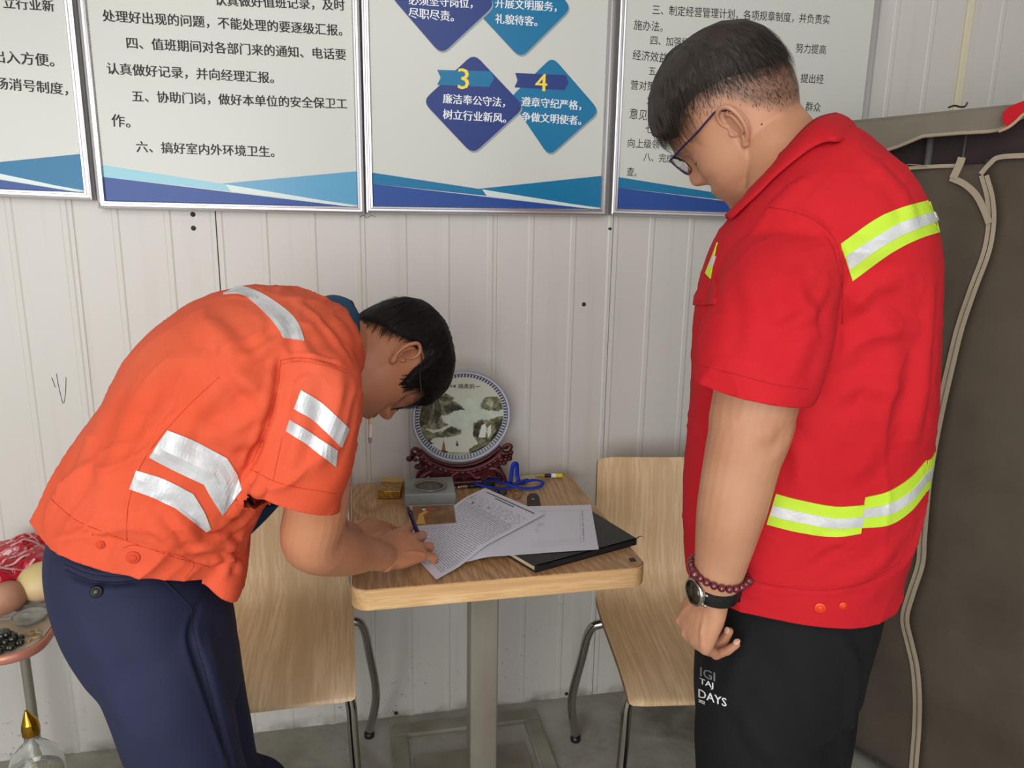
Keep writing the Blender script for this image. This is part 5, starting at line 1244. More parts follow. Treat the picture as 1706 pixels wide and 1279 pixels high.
def plate_stand():
    Mr = m_noise('dark_red_lacquered_wood', srgb(66, 22, 26), srgb(92, 32, 36), 40, .3, .3); Md = mat('red_lacquer_relief', srgb(126, 60, 62), .3)
    b = at(770, 798, -.10); b.z = ZT; root = obj_at('plate_stand', 'dark red carved wooden stand holding the round painted plate', 'stand', b)
    def g(name, geo, m=Mr, sm=True): o = mesh(name, *geo, m, root, sm); o.location = -b; return o
    c = PC; R0 = .131
    def arc(r, a, dy): return Vector((c.x+r*math.sin(R_(a)), c.y+dy, c.z-r*math.cos(R_(a))))
    for dy in (-.020, .014):
        P = [arc(R0+.006, a, dy+.012*0) for a in range(-50, 51, 5)]; g('cradle_rail', tube_geo(P, .0052, 10, 40))
    P = [arc(R0+.010, a, -.003) for a in range(-50, 51, 5)]; g('cradle', ribbon_geo(P, [arc(R0+.5, a, 0)-arc(R0, a, 0) for a in range(-50, 51, 5)], .034, .006))
    for a in range(-48, 49, 6): q = arc(R0+.010, a, -.026); g('bead_relief', ell_geo(q, [(.0042, 0, 0), (0, .0032, 0), (0, 0, .0028)], 6, 10), Md)
    zb = ZT
    # body under the cradle, carved
    pts = [arc(R0+.012, a, 0) for a in range(-46, 47, 4)]
    lo = [Vector((p.x*.0+c.x+(p.x-c.x)*.80, c.y, ZT+.010+.012*abs(math.cos(i*.9)))) for i, p in enumerate(pts)]
    vs, fs = [], []; n = len(pts)
    for dy in (-.016, .012):
        vs += [p+Vector((0, dy, 0)) for p in pts]+[p+Vector((0, dy, 0)) for p in lo]
    for i in range(n-1):
        fs += [(i, i+1, n+i+1, n+i), (2*n+i, 3*n+i, 3*n+i+1, 2*n+i+1), (i, 2*n+i, 2*n+i+1, i+1), (n+i, n+i+1, 3*n+i+1, 3*n+i)]
    fs += [(0, n, 3*n, 2*n), (n-1, 3*n-1, 4*n-1, 2*n-1)]; g('apron', fix((vs, fs)), Mr, False)
    for s in (-1, 1):
        # scroll foot
        P = [Vector((c.x+s*.052, c.y-.004, ZT+.030)), Vector((c.x+s*.078, c.y-.010, ZT+.040)), Vector((c.x+s*.100, c.y-.016, ZT+.030)), Vector((c.x+s*.110, c.y-.020, ZT+.010)), Vector((c.x+s*.100, c.y-.022, ZT+.006)), Vector((c.x+s*.094, c.y-.022, ZT+.013))]
        g('scroll_foot', tube_geo(P, [.008, .0085, .0075, .006, .005, .003], 10, 40)); P = [Vector((q.x, 2*c.y-q.y+.01, q.z)) for q in P]; g('scroll_foot', tube_geo(P, [.008, .0085, .0075, .006, .005, .003], 10, 40))
        # dragon-head lumps at the horns
        rnd = random.Random(5+s)
        for k in range(24):
            a = s*rnd.uniform(34, 54); q = arc(R0+rnd.uniform(.006, .040), a, rnd.uniform(-.024, .004)); r = rnd.uniform(.005, .0095); g('carved_boss', ell_geo(q, [(r, 0, 0), (0, r, 0), (0, 0, r*.8)], 6, 9))
        P = [arc(R0+.004, s*52, -.01), arc(R0+.010, s*58, -.014), arc(R0+.020, s*58, -.016), arc(R0+.024, s*53, -.014)]; g('horn', tube_geo(P, [.005, .0045, .004, .003], 8, 16))
        P = [Vector((c.x+s*t, c.y-.020, ZT+.028+.010*math.sin(t*120))) for t in (.01, .022, .034, .046)]; g('scroll_relief', tube_geo(P, .0035, 8, 24), Md)
    bm = bmesh.new(); bm_box(bm, c.x-.052, c.x+.052, c.y-.026, c.y+.028, ZT, ZT+.014, .004); o = bmobj('base_block', bm, Mr, root); o.location = -b
plate_stand()
# ---- papers and notebook
def quad_frame(TL, TR, BR, BL, z):
    A = [atz(*p, z) for p in (TL, TR, BR, BL)]
    def f(u, v): return (A[0]*(1-u)+A[1]*u)*(1-v)+(A[3]*(1-u)+A[2]*u)*v
    return f
def sheet(label, f, hfn, m, group=None):
    c = f(.5, .5); root = obj_at('sheet_of_paper', label, 'paper', c); n = 22; vs = []
    for dz in (.00025, 0):
        for i in range(n+1):
            for j in range(n+1): p = f(i/n, j/n); vs.append((p.x-c.x, p.y-c.y, p.z-c.z+hfn(i/n, j/n)+dz))
    K = (n+1)**2; fs = []
    for i in range(n):
        for j in range(n): a = i*(n+1)+j; fs += [(a, a+n+1, a+n+2, a+1), (K+a, K+a+1, K+a+n+2, K+a+n+1)]
    for i in range(n):
        for a, b in ((i, i+1), (n*(n+1)+i, n*(n+1)+i+1), (i*(n+1), (i+1)*(n+1)), (i*(n+1)+n, (i+1)*(n+1)+n)): fs.append((a, b, K+b, K+a))
    mesh('leaf', vs, fs, m, root, False); return root, c
def marks(root, c, f, hfn, rects, m, name='print'):
    vs, fs = [], []
    for u0, v0, u1, v1 in rects:
        o = len(vs); k = 1+int(max(abs(u1-u0), abs(v1-v0))*18)
        for q in range(k+1):
            t = q/k
            if abs(u1-u0) >= abs(v1-v0): a, b = (u0+(u1-u0)*t, v0), (u0+(u1-u0)*t, v1)
            else: a, b = (u0, v0+(v1-v0)*t), (u1, v0+(v1-v0)*t)
            for uu, vv in (a, b): p = f(uu, vv); vs.append((p.x-c.x, p.y-c.y, p.z-c.z+hfn(uu, vv)+.0006))
        for q in range(k): a = o+2*q; fs.append((a, a+1, a+3, a+2))
    o = mesh(name, vs, fs, m, root)
    for p in o.data.polygons:
        if p.normal.z < 0: p.flip()
    o['kind'] = 'stuff'; return o
M_paper = mat('white_paper', srgb(214, 214, 226), .75, 0, .2); M_print = mat('grey_small_print', srgb(150, 150, 164), .7); M_print2 = mat('dark_title_print', srgb(78, 78, 92), .7); M_print3 = mat('faint_orange_rule', srgb(222, 190, 176), .7)
# notebook under the papers
def slab(name, C4, z0, z1, m, root, off, inset=0, rnd=.006):
    """rounded slab over four floor corners"""
    P = [Vector((p.x, p.y)) for p in C4]; cc = sum(P, Vector((0, 0)))/4; P = [p+(cc-p).normalized()*inset for p in P]; out = []
    for i in range(4):
        a, b, d = P[i-1], P[i], P[(i+1) % 4]; s, e = b+(a-b).normalized()*rnd, b+(d-b).normalized()*rnd
        for t in (0, .33, .66, 1): q = s*(1-t)**2+b*2*t*(1-t)+e*t*t; out.append(q)
    o = prism(name, [(q.x-off.x, q.y-off.y, z0-off.z) for q in out], (0, 0, 1), z1-z0, m, root); return o
NB = [atz(*p, ZT+.014) for p in ((984, 850), (1061, 897), (892, 943), (813, 897))]
nb = obj_at('notebook', 'black leather-look notebook lying askew under the papers at the right of the table', 'notebook', Vector((sum(p.x for p in NB)/4, sum(p.y for p in NB)/4, ZT)))
Mleather = m_noise('black_leatherette', srgb(24, 25, 27), srgb(34, 35, 38), 60, .45, .3, 400); no_ = nb.location.copy()
slab('back_cover', NB, ZT, ZT+.002, Mleather, nb, no_); slab('page_block', NB, ZT+.002, ZT+.0120, m_noise('page_edges', srgb(206, 190, 160), srgb(188, 170, 138), 300, .7, .1, stretch=(.05, .05, 1)), nb, no_, .004, .003); prism('spine', [(p.x-no_.x, p.y-no_.y, p.z-no_.z) for p in (Vector((NB[1].x, NB[1].y, ZT)), Vector((NB[2].x, NB[2].y, ZT)), Vector((NB[2].x, NB[2].y, ZT+.0142)), Vector((NB[1].x, NB[1].y, ZT+.0142)))], Vector((-(NB[1]-NB[2]).y, (NB[1]-NB[2]).x, 0)), .003, Mleather, nb); slab('front_cover', NB, ZT+.0120, ZT+.0142, Mleather, nb, no_)
A_, B_ = NB[2], NB[1]
o = mesh('bookmark_ribbon', *ribbon_geo([NB[1]-Vector((.01, .004, .004)), atz(1063, 895, ZT+.010), atz(1068, 893, ZT+.012), atz(1074, 896, ZT+.006)], (0, 0, 1), .003, .0004), Mleather, nb); o.location = -no_
# lower sheet
f2 = quad_frame((850, 855), (984, 850), (997, 926), (776, 940), ZT+.001)
def h2(u, v):
    p = f2(u, v); k = min(1, max(0, (p.x-NB[3].x+.085)/.08))
    return .0135*k*k*(3-2*k)+.0015*math.sin(u*5+v*3)*(1-u)+.001
pr, pc_ = sheet('white sheet with a faint printed table lying across the black notebook', f2, h2, M_paper)
rects = [(.70, .12, .955, .124), (.955, .12, .958, .92), (.45, .9, .955, .903)]+[(.60, .15+.035*k, .62+.02*(k % 3), .153+.035*k) for k in range(6)]
marks(pr, pc_, f2, h2, [(.30, .125, .97, .130)], M_print3)
rnd = random.Random(3); rr = [(.88, .15+k*.022, .895, .163+k*.022) for k in range(32) if rnd.random() < .8]+[(.42+rnd.uniform(0, .03), .40+.04*k, .45+rnd.uniform(0, .05), .41+.04*k) for k in range(5)]+[(.45, .78, .86, .782), (.45, .82, .86, .822), (.45, .86, .86, .862), (.86, .14, .862, .88)]
marks(pr, pc_, f2, h2, rr, M_print)
# upper form
f1 = quad_frame((808, 823), (908, 867), (727, 966), (662, 893), ZT+.004)
def h1(u, v):
    p = f1(u, v); k = min(1, max(0, (p.x-NB[3].x+.085)/.08)); return .0150*k*k*(3-2*k)+.0022*math.sin(v*4.2)*math.sin(u*3)+.0012
pf, pc1 = sheet('printed white form being filled in under the writing hand', f1, h1, M_paper)
rects = []
for k in range(44):
    v = .16+.018*k; u = .05
    if k < 8: 
        while u < .93:
            w_ = rnd.uniform(.01, .05); rects.append((u, v, min(.95, u+w_), v+.006)); u += w_+rnd.uniform(.012, .08)
    else:
        while u < .93:
            w_ = rnd.uniform(.02, .11); rects.append((u, v, min(.95, u+w_), v+.0065)); u += w_+rnd.uniform(.004, .02)
rects += [(.04, .15+.05*k, .955, .1515+.05*k) for k in range(6)]
marks(pf, pc1, f1, h1, rects, M_print)
rt_ = []; u = .10
while u < .9: w_ = rnd.uniform(.012, .026); rt_.append((u, .045, u+w_, .062)); u += w_+.006
u = .30
while u < .62: w_ = rnd.uniform(.012, .026); rt_.append((u, .08, u+w_, .095)); u += w_+.006
rt_ += [(.05+.12*k, .23+rnd.uniform(0, .05), .09+.12*k, .245+rnd.uniform(0, .05)) for k in range(4)]+[(.04, .70, .07, .705), (.05, .72, .09, .726), (.06, .20, .075, .24)]
marks(pf, pc1, f1, h1, rt_, M_print2, 'title_print')
# ---- pen in the hand
tip = atz(706, 914, ZT+.006); best = None
for k in range(200):
    q = at(680, 846, -.75+.003*k); d = abs((q-tip).length-.142)
    if (best is None or d < best[0]) and q.z > ZT+.05: best = (d, q)
Tp = best[1]; pn = obj_at('pen', 'purple and white ballpoint pen held upright in the writing hand', 'pen', tip)
for nm, a, b, r0, r1, m in (('point', 0, .09, .0009, .0030, M_chrome), ('grip', .09, .42, .0042, .0046, mat('lilac_white_barrel', srgb(196, 192, 214), .3)), ('barrel', .42, .92, .0046, .0048, mat('dark_purple_barrel', srgb(50, 34, 66), .2)), ('button', .92, 1.0, .0030, .0030, M_black)):
    o = mesh(nm, *tube_geo([tip.lerp(Tp, a), tip.lerp(Tp, (a+b)/2), tip.lerp(Tp, b)], [r0, (r0+r1)/2, r1], 14, 6), m, pn, True); o.location = -tip
o = mesh('clip', *ribbon_geo([tip.lerp(Tp, .60)-CF*.006, tip.lerp(Tp, .9)-CF*.0065, tip.lerp(Tp, .96)-CF*.004], (-CF.x, -CF.y, 0), .003, .001), M_black, pn); o.location = -tip
# ---- small things along the back
def box_px(name, label, cat, C4, z0, z1, m, bev=.001, root=None, part='body'):
    P = [atz(*p, z1) for p in C4]; c = Vector((sum(p.x for p in P)/4, sum(p.y for p in P)/4, z0)); r = root or obj_at(name, label, cat, c); c = r.location
    o = prism(part, [(p.x-c.x, p.y-c.y, z0-c.z) for p in P], (0, 0, 1), z1-z0, m, r)
    if bev: b = o.modifiers.new('b', 'BEVEL'); b.width = bev; b.segments = 2
    return r, P
Mgold = m_noise('gold_foil', srgb(190, 150, 72), srgb(130, 96, 40), 120, .3, .4, metal=.7)
r, P = box_px('cigarette_pack', 'small gold foil cigarette pack at the back left of the table', 'pack', ((637, 795), (673, 797), (667, 818), (628, 818)), ZT, ZT+.020, Mgold, .0015)
c = r.location; o = prism('lid', [(p.x-c.x, p.y-c.y, ZT+.0201-c.z) for p in (P[0], P[1], P[1].lerp(P[2], .35), P[0].lerp(P[3], .35))], (0, 0, 1), .0012, mat('gold_lid', srgb(206, 170, 96), .3, .6), r)
Mglass = mat('smoky_glass_block', srgb(176, 182, 180), .08, 0, .6, Transmission_Weight=.45, IOR=1.45)
r, P = box_px('glass_ashtray', 'square grey glass ashtray with a round engraved lid, in front of the plate stand', 'ashtray', ((676, 797), (754, 793), (760, 821), (674, 824)), ZT, ZT+.032, Mglass, .003, None, 'glass_block')
c = r.location; cc = atz(716, 810, ZT+.032)-c
Mash = m_noise('ashy_engraving', srgb(120, 112, 104), srgb(78, 66, 62), 150, .4, .5)
o = mesh('rim_ring', *lathe_geo([(.036, 0), (.040, .001), (.0405, .003), (.038, .0042), (.034, .003), (.032, .0008)], 48, cc), mat('ashtray_ring', srgb(132, 130, 122), .2, .3), r, True)
mesh('lid_disc', *lathe_geo([(1e-4, .0022), (.02, .0018), (.033, .0010)], 40, cc), Mash, r, True)
rnd = random.Random(9)
for k in range(26):
    a, q = rnd.uniform(0, 6.28), .028*math.sqrt(rnd.random()); p = cc+Vector((q*math.cos(a), q*math.sin(a), .002)); w_ = rnd.uniform(.002, .005)
    mesh('relief', *ell_geo(p, [(w_, 0, 0), (0, w_*.6, 0), (0, 0, .0018)], 5, 8), Mash, r, True)
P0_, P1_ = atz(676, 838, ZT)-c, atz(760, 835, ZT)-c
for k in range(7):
    a = P0_.lerp(P1_, .12+.12*k); mesh('inner_shadow_band', *tube_geo([a+Vector((0, .006, .008)), a+Vector((.012, .006, .010+.003*(k % 2)))], .004, 6, 3), mat('glass_shade_dark', srgb(40, 44, 60), .2) if k == 0 else bpy.data.materials['glass_shade_dark'], r, True)  # dark rods put the shade within the glass into colour
r, P = box_px('picture_box', 'flat brown and gold picture box lying in front of the glass ashtray', 'box', ((680, 842), (758, 839), (762, 872), (682, 878)), ZT, ZT+.012, mat('pale_silver_card', srgb(176, 172, 176), .3), .001)
c = r.location; f = lambda u, v: ((P[0]*(1-u)+P[1]*u)*(1-v)+(P[3]*(1-u)+P[2]*u)*v)-c
prism('picture', [f(u, v)+Vector((0, 0, .0001)) for u, v in ((.08, .05), (.97, .05), (.97, .95), (.08, .95))], (0, 0, 1), .0005, m_noise('brown_picture_print', srgb(150, 104, 62), srgb(110, 72, 42), 30, .25, 0), r)
for pts, m in ((((.14, .9), (.22, .45), (.34, .3), (.42, .35), (.30, .5), (.34, .9)), mat('gold_print', srgb(214, 164, 84), .25)), (((.30, .18), (.45, .12), (.62, .25), (.50, .34), (.36, .30)), mat('rust_print', srgb(148, 78, 40), .25)), (((.28, .22), (.34, .2), (.38, .26), (.31, .28)), M_white)):
    prism('picture_detail', [f(u, v)+Vector((0, 0, .0006)) for u, v in pts], (0, 0, 1), .0003, m, r)
# marker pen lying on the table
a, b = atz(761, 812, ZT+.005), atz(824, 806, ZT+.005); r = obj_at('marker_pen', 'black pen with a silver end lying between the ashtray and the blue lanyard', 'pen', a)
for nm, s, e, r0, m in (('silver_end', 0, .30, .0042, M_chrome), ('barrel', .30, 1, .0050, M_black)):
    o = mesh(nm, *tube_geo([a.lerp(b, s), a.lerp(b, (s+e)/2), a.lerp(b, e)], r0, 14, 6), m, r, True); o.location = -a
# lanyard
Mbl = m_cloth('blue_lanyard_ribbon', srgb(28, 52, 160), srgb(40, 66, 180), .6, .2)
r = obj_at('lanyard', 'bright blue ribbon lanyard in loose loops at the back of the table', 'lanyard', atz(850, 808, ZT)); c = r.location.copy()
Zp = lambda x, y, z: atz(x, y, ZT+z)
for P, N, w_ in (([Zp(850, 806, .004), at(852, 790, -.12), at(855, 774, -.125), at(861, 774, -.12), at(862, 792, -.115), Zp(866, 806, .004)], [(0, -1, .2)]*6, .011),
    ([Zp(786, 801, .012), Zp(800, 808, .008), Zp(822, 812, .004), Zp(842, 814, .006), Zp(862, 804, .012), Zp(880, 798, .004)], [(0, -.4, 1)]*6, .009),
    ([Zp(812, 796, .003), Zp(830, 802, .010), Zp(850, 808, .014), Zp(875, 814, .006), Zp(898, 811, .008), Zp(904, 803, .012), Zp(888, 800, .006), Zp(866, 806, .003)], [(0, -.6, 1)]*8, .009),
    ([Zp(796, 812, .002), Zp(812, 800, .007), Zp(834, 798, .004), Zp(848, 804, .009)], [(0, -.5, 1)]*4, .008)):
    o = mesh('ribbon', *ribbon_geo(P, [Vector(q) for q in N], w_, .0009, 60), Mbl, r, True); o.location = -c
o = mesh('ribbon_clip', *limb([Zp(846, 807, .006), Zp(858, 806, .006)], .0045, 8, 4)[0], M_black, r, True); o.location = -c
r, P = box_px('card_holder', 'pale translucent card holder under the blue lanyard', 'card holder', ((838, 794), (893, 790), (900, 803), (842, 807)), ZT, ZT+.002, mat('milky_plastic', srgb(190, 176, 146), .2), .0005)
# keys
r = obj_at('car_key', 'pair of black car key fobs just above the printed form', 'key', atz(828, 822, ZT)); c = r.location.copy()
for (x0, y0, x1, y1) in ((842, 815, 826, 831), (830, 817, 811, 825)):
    a, b = atz(x0, y0, ZT+.006), atz(x1, y1, ZT+.006); d = (b-a)/2; n_ = d.cross(Vector((0, 0, 1))).normalized()*.0095
    o = mesh('fob', *ell_geo((a+b)/2, [d, n_, (0, 0, .006)], 10, 18), M_black, r, True); o.location = -c
    o = mesh('key_blade', *tube_geo([b, b+d*.15], .002, 8, 3), M_chrome, r, True); o.location = -c
    o = mesh('fob_button', *ell_geo((a*.6+b*.4)+Vector((0, 0, .0055)), [d*.25, n_*.4, (0, 0, .001)], 6, 10), mat('grey_rubber', srgb(90, 90, 92), .5) if 'grey_rubber' not in bpy.data.materials else bpy.data.materials['grey_rubber'], r, True); o.location = -c
r = obj_at('key_ring', 'small brass carabiner hook beside the black car keys', 'key ring', atz(861, 822, ZT)); c = r.location.copy(); Mbr = mat('brass', srgb(196, 156, 84), .25, .9)
P = [atz(x, y, ZT+.003) for x, y in ((853, 819), (860, 815), (869, 818), (867, 826), (860, 830), (855, 826), (858, 822), (864, 822))]; o = mesh('hook', *tube_geo(P, .0014, 8, 48), Mbr, r, True); o.location = -c
o = mesh('ring', *tube_geo([atz(x, y, ZT+.003) for x, y in ((853, 819), (848, 816), (843, 818), (846, 822), (852, 821))], .0010, 8, 32), Mbr, r, True); o.location = -c
# yellow lighter
a, b = atz(892, 792, ZT+.007), atz(937, 792, ZT+.007); r = obj_at('lighter', 'thin yellow marker with a white band at the back right of the table', 'marker', a)
for nm, s, e, r0, m in (('tip', 0, .35, .0035, mat('amber_plastic', srgb(170, 150, 50), .25)), ('dark_band', .35, .58, .0052, M_black), ('white_band', .58, .76, .0060, M_white), ('barrel', .76, 1, .0060, mat('yellow_plastic', srgb(214, 208, 40), .25))):
    o = mesh(nm, *tube_geo([a.lerp(b, s), a.lerp(b, (s+e)/2), a.lerp(b, e)], r0, 14, 6), m, r, True); o.location = -a
# leather tab
r = obj_at('leather_tab', 'dark brown leather tab with a snap, half under the papers', 'strap', atz(889, 838, ZT)); c = r.location.copy()
P = [atz(x, y, ZT+.0005) for x, y in ((879, 856), (878, 836), (878, 829), (882, 824), (888, 823), (895, 824), (898, 829), (900, 838), (903, 856))]
prism('tab', [p-c for p in P], (0, 0, 1), .003, m_noise('brown_leather', srgb(58, 34, 28), srgb(44, 26, 22), 60, .5, .3), r)
mesh('snap', *lathe_geo([(.0045, .0035), (.0040, .0052), (.002, .0056), (1e-4, .0050)], 16, atz(888, 834, ZT)-c), M_steel, r, True)
# ================================================================== FABRIC WARDROBE
def wardrobe():
    P0 = Vector((1.186, -.209, 0)); d = Vector((.424, -.906, 0)).normalized(); n_ = Vector((-.906, -.424, 0)).normalized()
    root = obj_at('fabric_wardrobe', 'grey-brown fabric wardrobe with an open zip and cream piping at the right', 'wardrobe', P0); c = P0
    W_ = lambda x, y, o=0: atp(x, y, P0+n_*o, n_)
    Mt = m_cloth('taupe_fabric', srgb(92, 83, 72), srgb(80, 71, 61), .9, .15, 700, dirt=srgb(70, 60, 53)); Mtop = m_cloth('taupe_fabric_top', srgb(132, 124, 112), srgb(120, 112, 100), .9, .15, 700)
    Mp = m_cloth('cream_piping', srgb(176, 162, 142), srgb(160, 146, 126), .8, .2); Mi = mat('dark_interior_cloth', srgb(60, 48, 48), .9)
    def fin(o): o.location = -c; return o
    L1 = 1.15; zt = 1.640; dep = -n_*.46; s0 = P0-d*.16; s1 = P0+d*L1
    # carcass: back, sides and roof of cloth on a tube frame
    def panel(name, A, B, z0, z1, m, o=0.0, amp=.004, nx=30, nz=40, seed=0):
        vs, fs = [], []
        for i in range(nx+1):
            for j in range(nz+1):
                p = A.lerp(B, i/nx); z = z0+(z1-z0)*j/nz; nn = (B-A).cross(Vector((0, 0, 1))).normalized()
                q = p+nn*(o+amp*noise.noise(Vector((i*.25, j*.16, seed)))+amp*.8*noise.noise(Vector((i*.6, j*.2, seed+5)))); vs.append((q.x, q.y, z))
        for i in range(nx):
            for j in range(nz): a = i*(nz+1)+j; fs.append((a, a+nz+1, a+nz+2, a+1))
        me = bpy.data.meshes.new(name); me.from_pydata(vs, [], fs); me.update(); me = solidify(me, .0015); return fin(link(name, me, m, root, True))
    panel('side_panel', s0, s0+dep, .03, zt-.005, Mt, 0, .002); panel('side_panel', s1+dep, s1, .03, zt-.005, Mt, 0, .002); panel('back_panel', s0+dep, s1+dep, .03, zt-.005, Mi, 0, .002)
    z1 = W_(1560, 277).z
    # polygonal front panels, laid out on the front plane
    def cloth_poly(name, pts, m, o, bottom=True):
        """pts: upper/left outline px; filled as vertical strips down to the floor"""
        pass
    zp = [(1592, 345), (1606, 350)]
    zip_px = [(1640, 292), (1650, 330), (1652, 372), (1644, 420), (1622, 480), (1600, 545), (1584, 610), (1568, 680), (1556, 740), (1546, 800), (1541, 850), (1537, 900), (1534, 940), (1518, 990), (1508, 1030), (1516, 1070), (1525, 1110), (1529, 1160), (1528, 1215), (1523, 1279), (1522, 1330)]
    Z = [W_(x, y) for x, y in zip_px]; zs = np.array([p.z for p in Z])[::-1]; ts = np.array([(p-P0).dot(d) for p in Z])[::-1]
    tz = lambda z: float(np.interp(z, zs, ts))
    def half(name, side, o, ztop, m, seed):
        vs, fs = [], []; nx, nz = 26, 70
        for j in range(nz+1):
            z = .03+(ztop-.03)*j/nz; t0, t1 = (-.16, tz(z)) if side < 0 else (tz(z), L1)
            for i in range(nx+1):
                t = t0+(t1-t0)*i/nx; q = P0+d*t+n_*(o+.006*noise.noise(Vector((t*5, z*3, seed)))+.004*noise.noise(Vector((t*14, z*5, seed+3)))); vs.append((q.x, q.y, z))
        for j in range(nz):
            for i in range(nx): a = j*(nx+1)+i; fs.append((a, a+1, a+nx+2, a+nx+1))
        me = bpy.data.meshes.new(name); me.from_pydata(vs, [], fs); me.update(); return fin(link(name, solidify(me, .0015), m, root, True))
    half('front_panel', -1, 0, W_(1560, 277).z, Mt, 1); half('front_panel', 1, .004, W_(1660, 265).z, Mt, 8)
    # dark sheet close behind the gap, coloured for the dark inside
    panel('dark_interior', s0-n_*.05, s1-n_*.05, 1.2, zt-.01, Mi, 0, .003)
    # roof and valance flap
    rf = [s0+n_*.006, s1+n_*.006, s1+dep, s0+dep]; fin(mesh('roof', [(p.x, p.y, zt+.006) for p in rf]+[(p.x, p.y, zt) for p in rf], [(0, 1, 2, 3), (7, 6, 5, 4), (0, 4, 5, 1), (1, 5, 6, 2), (2, 6, 7, 3), (3, 7, 4, 0)], Mtop, root))
    low = [(1395, 268), (1440, 264), (1470, 256), (1500, 247), (1522, 238), (1545, 228), (1600, 223), (1665, 219), (1690, 205), (1706, 196), (1740, 180)]
    Lp = [W_(x, y) for x, y in low]; lt = [(p-P0).dot(d) for p in Lp]; lz = [p.z for p in Lp]
    vs, fs = [], []; nx, nz = 70, 8; t0, t1 = -.16, L1
    for i in range(nx+1):
        t = t0+(t1-t0)*i/nx; zl = float(np.interp(t, lt, lz))
        for j in range(nz+1):
            u = j/nz; z = zt+.006+(zl-zt-.006)*u; q = P0+d*t+n_*(.008+.012*u*math.sin(t*9+1)*.6+.010*u); vs.append((q.x, q.y, z))
    for i in range(nx):
        for j in range(nz): a = i*(nz+1)+j; fs.append((a, a+nz+1, a+nz+2, a+1))
    me = bpy.data.meshes.new('v'); me.from_pydata(vs, [], fs); me.update(); fin(link('valance', solidify(me, .002), Mtop, root, True))
    edge = [Vector(vs[i*(nz+1)+nz]) for i in range(nx+1)]
    fin(mesh('piping', *tube_geo(edge, .0042, 8, nx), Mp, root, True)); top_e = [Vector(vs[i*(nz+1)]) for i in range(nx+1)]; fin(mesh('piping', *tube_geo(top_e, .003, 8, nx), Mtop, root, True))
    # zip tape: two cream tapes and the teeth between
    def tape(px, w_, o, m=Mp, n=120, wob=.0): P = [W_(x, y, o) for x, y in px]; fin(mesh('tape', *ribbon_geo(P, (n_.x, n_.y, 0), w_, .0016, n), m, root))
    tape([(x-5, y) for x, y in zip_px], .0085, .009); tape([(x+4, y) for x, y in zip_px], .0085, .011)
    fin(mesh('zip', *tube_geo([W_(x-.5, y, .0115) for x, y in zip_px[4:]], .0018, 6, 120), mat('zip_teeth', srgb(120, 108, 92), .5), root, True))
    tape([(1603, 262), (1598, 276), (1588, 297)], .016, .016, n=24); tape([(1584, 296), (1606, 306), (1626, 324), (1640, 350), (1648, 372)], .013, .014, n=40)
    tape([(1634, 290), (1650, 272), (1665, 262), (1706, 259), (1740, 258)], .010, .013, n=40)
    tape([(1440, 289), (1500, 283), (1516, 280), (1560, 277), (1592, 276)], .008, .006, n=40)
    fin(mesh('loose_thread', *tube_geo([W_(x, y, .01) for x, y in ((1512, 283), (1508, 279), (1513, 274), (1530, 275), (1545, 277))], .0012, 6, 30), Mp, root, True))
    # tube frame
    for x in (1548, 1606): p = W_(x, 250, -.012); fin(mesh('frame_tube', *tube_geo([Vector((p.x, p.y, .01)), Vector((p.x, p.y, zt-.004))], .0075 if x < 1600 else .002, 12, 4), M_alu, root, True))
    for A in (s0-n_*.012+d*.012, s1-n_*.012-d*.012, s0+dep+n_*.012+d*.012, s1+dep+n_*.012-d*.012): fin(mesh('frame_tube', *tube_geo([Vector((A.x, A.y, 0)), Vector((A.x, A.y, zt-.002))], .008, 12, 4), M_chrome, root, True))
    # wire twist on top
    fin(mesh('wire_tie', *tube_geo([W_(x, y, .012) for x, y in ((1580, 179), (1590, 176), (1600, 178), (1608, 177), (1612, 170))], .002, 6, 24), M_black, root, True))
    # red cloth hanging over the roof corner
    rc = W_(1700, 190, .03); r2 = obj_at('red_cloth', 'piece of red cloth with a dark edge hanging over the top of the wardrobe', 'cloth', rc)
    poly = [(1671, 200), (1672, 188), (1680, 180), (1694, 173), (1712, 166), (1735, 160), (1740, 185), (1706, 190), (1692, 205), (1680, 211), (1674, 208)]
    o = prism('cloth', [W_(x, y, .034) for x, y in poly], n_, .004, M_red, r2); o.location = -rc
    o = mesh('hem', *tube_geo([W_(x, y, .040) for x, y in ((1664, 219), (1680, 212), (1693, 202), (1706, 190), (1725, 186))], .0032, 8, 30), mat('pale_hem', srgb(190, 160, 130), .8), r2, True); o.location = -rc
wardrobe()
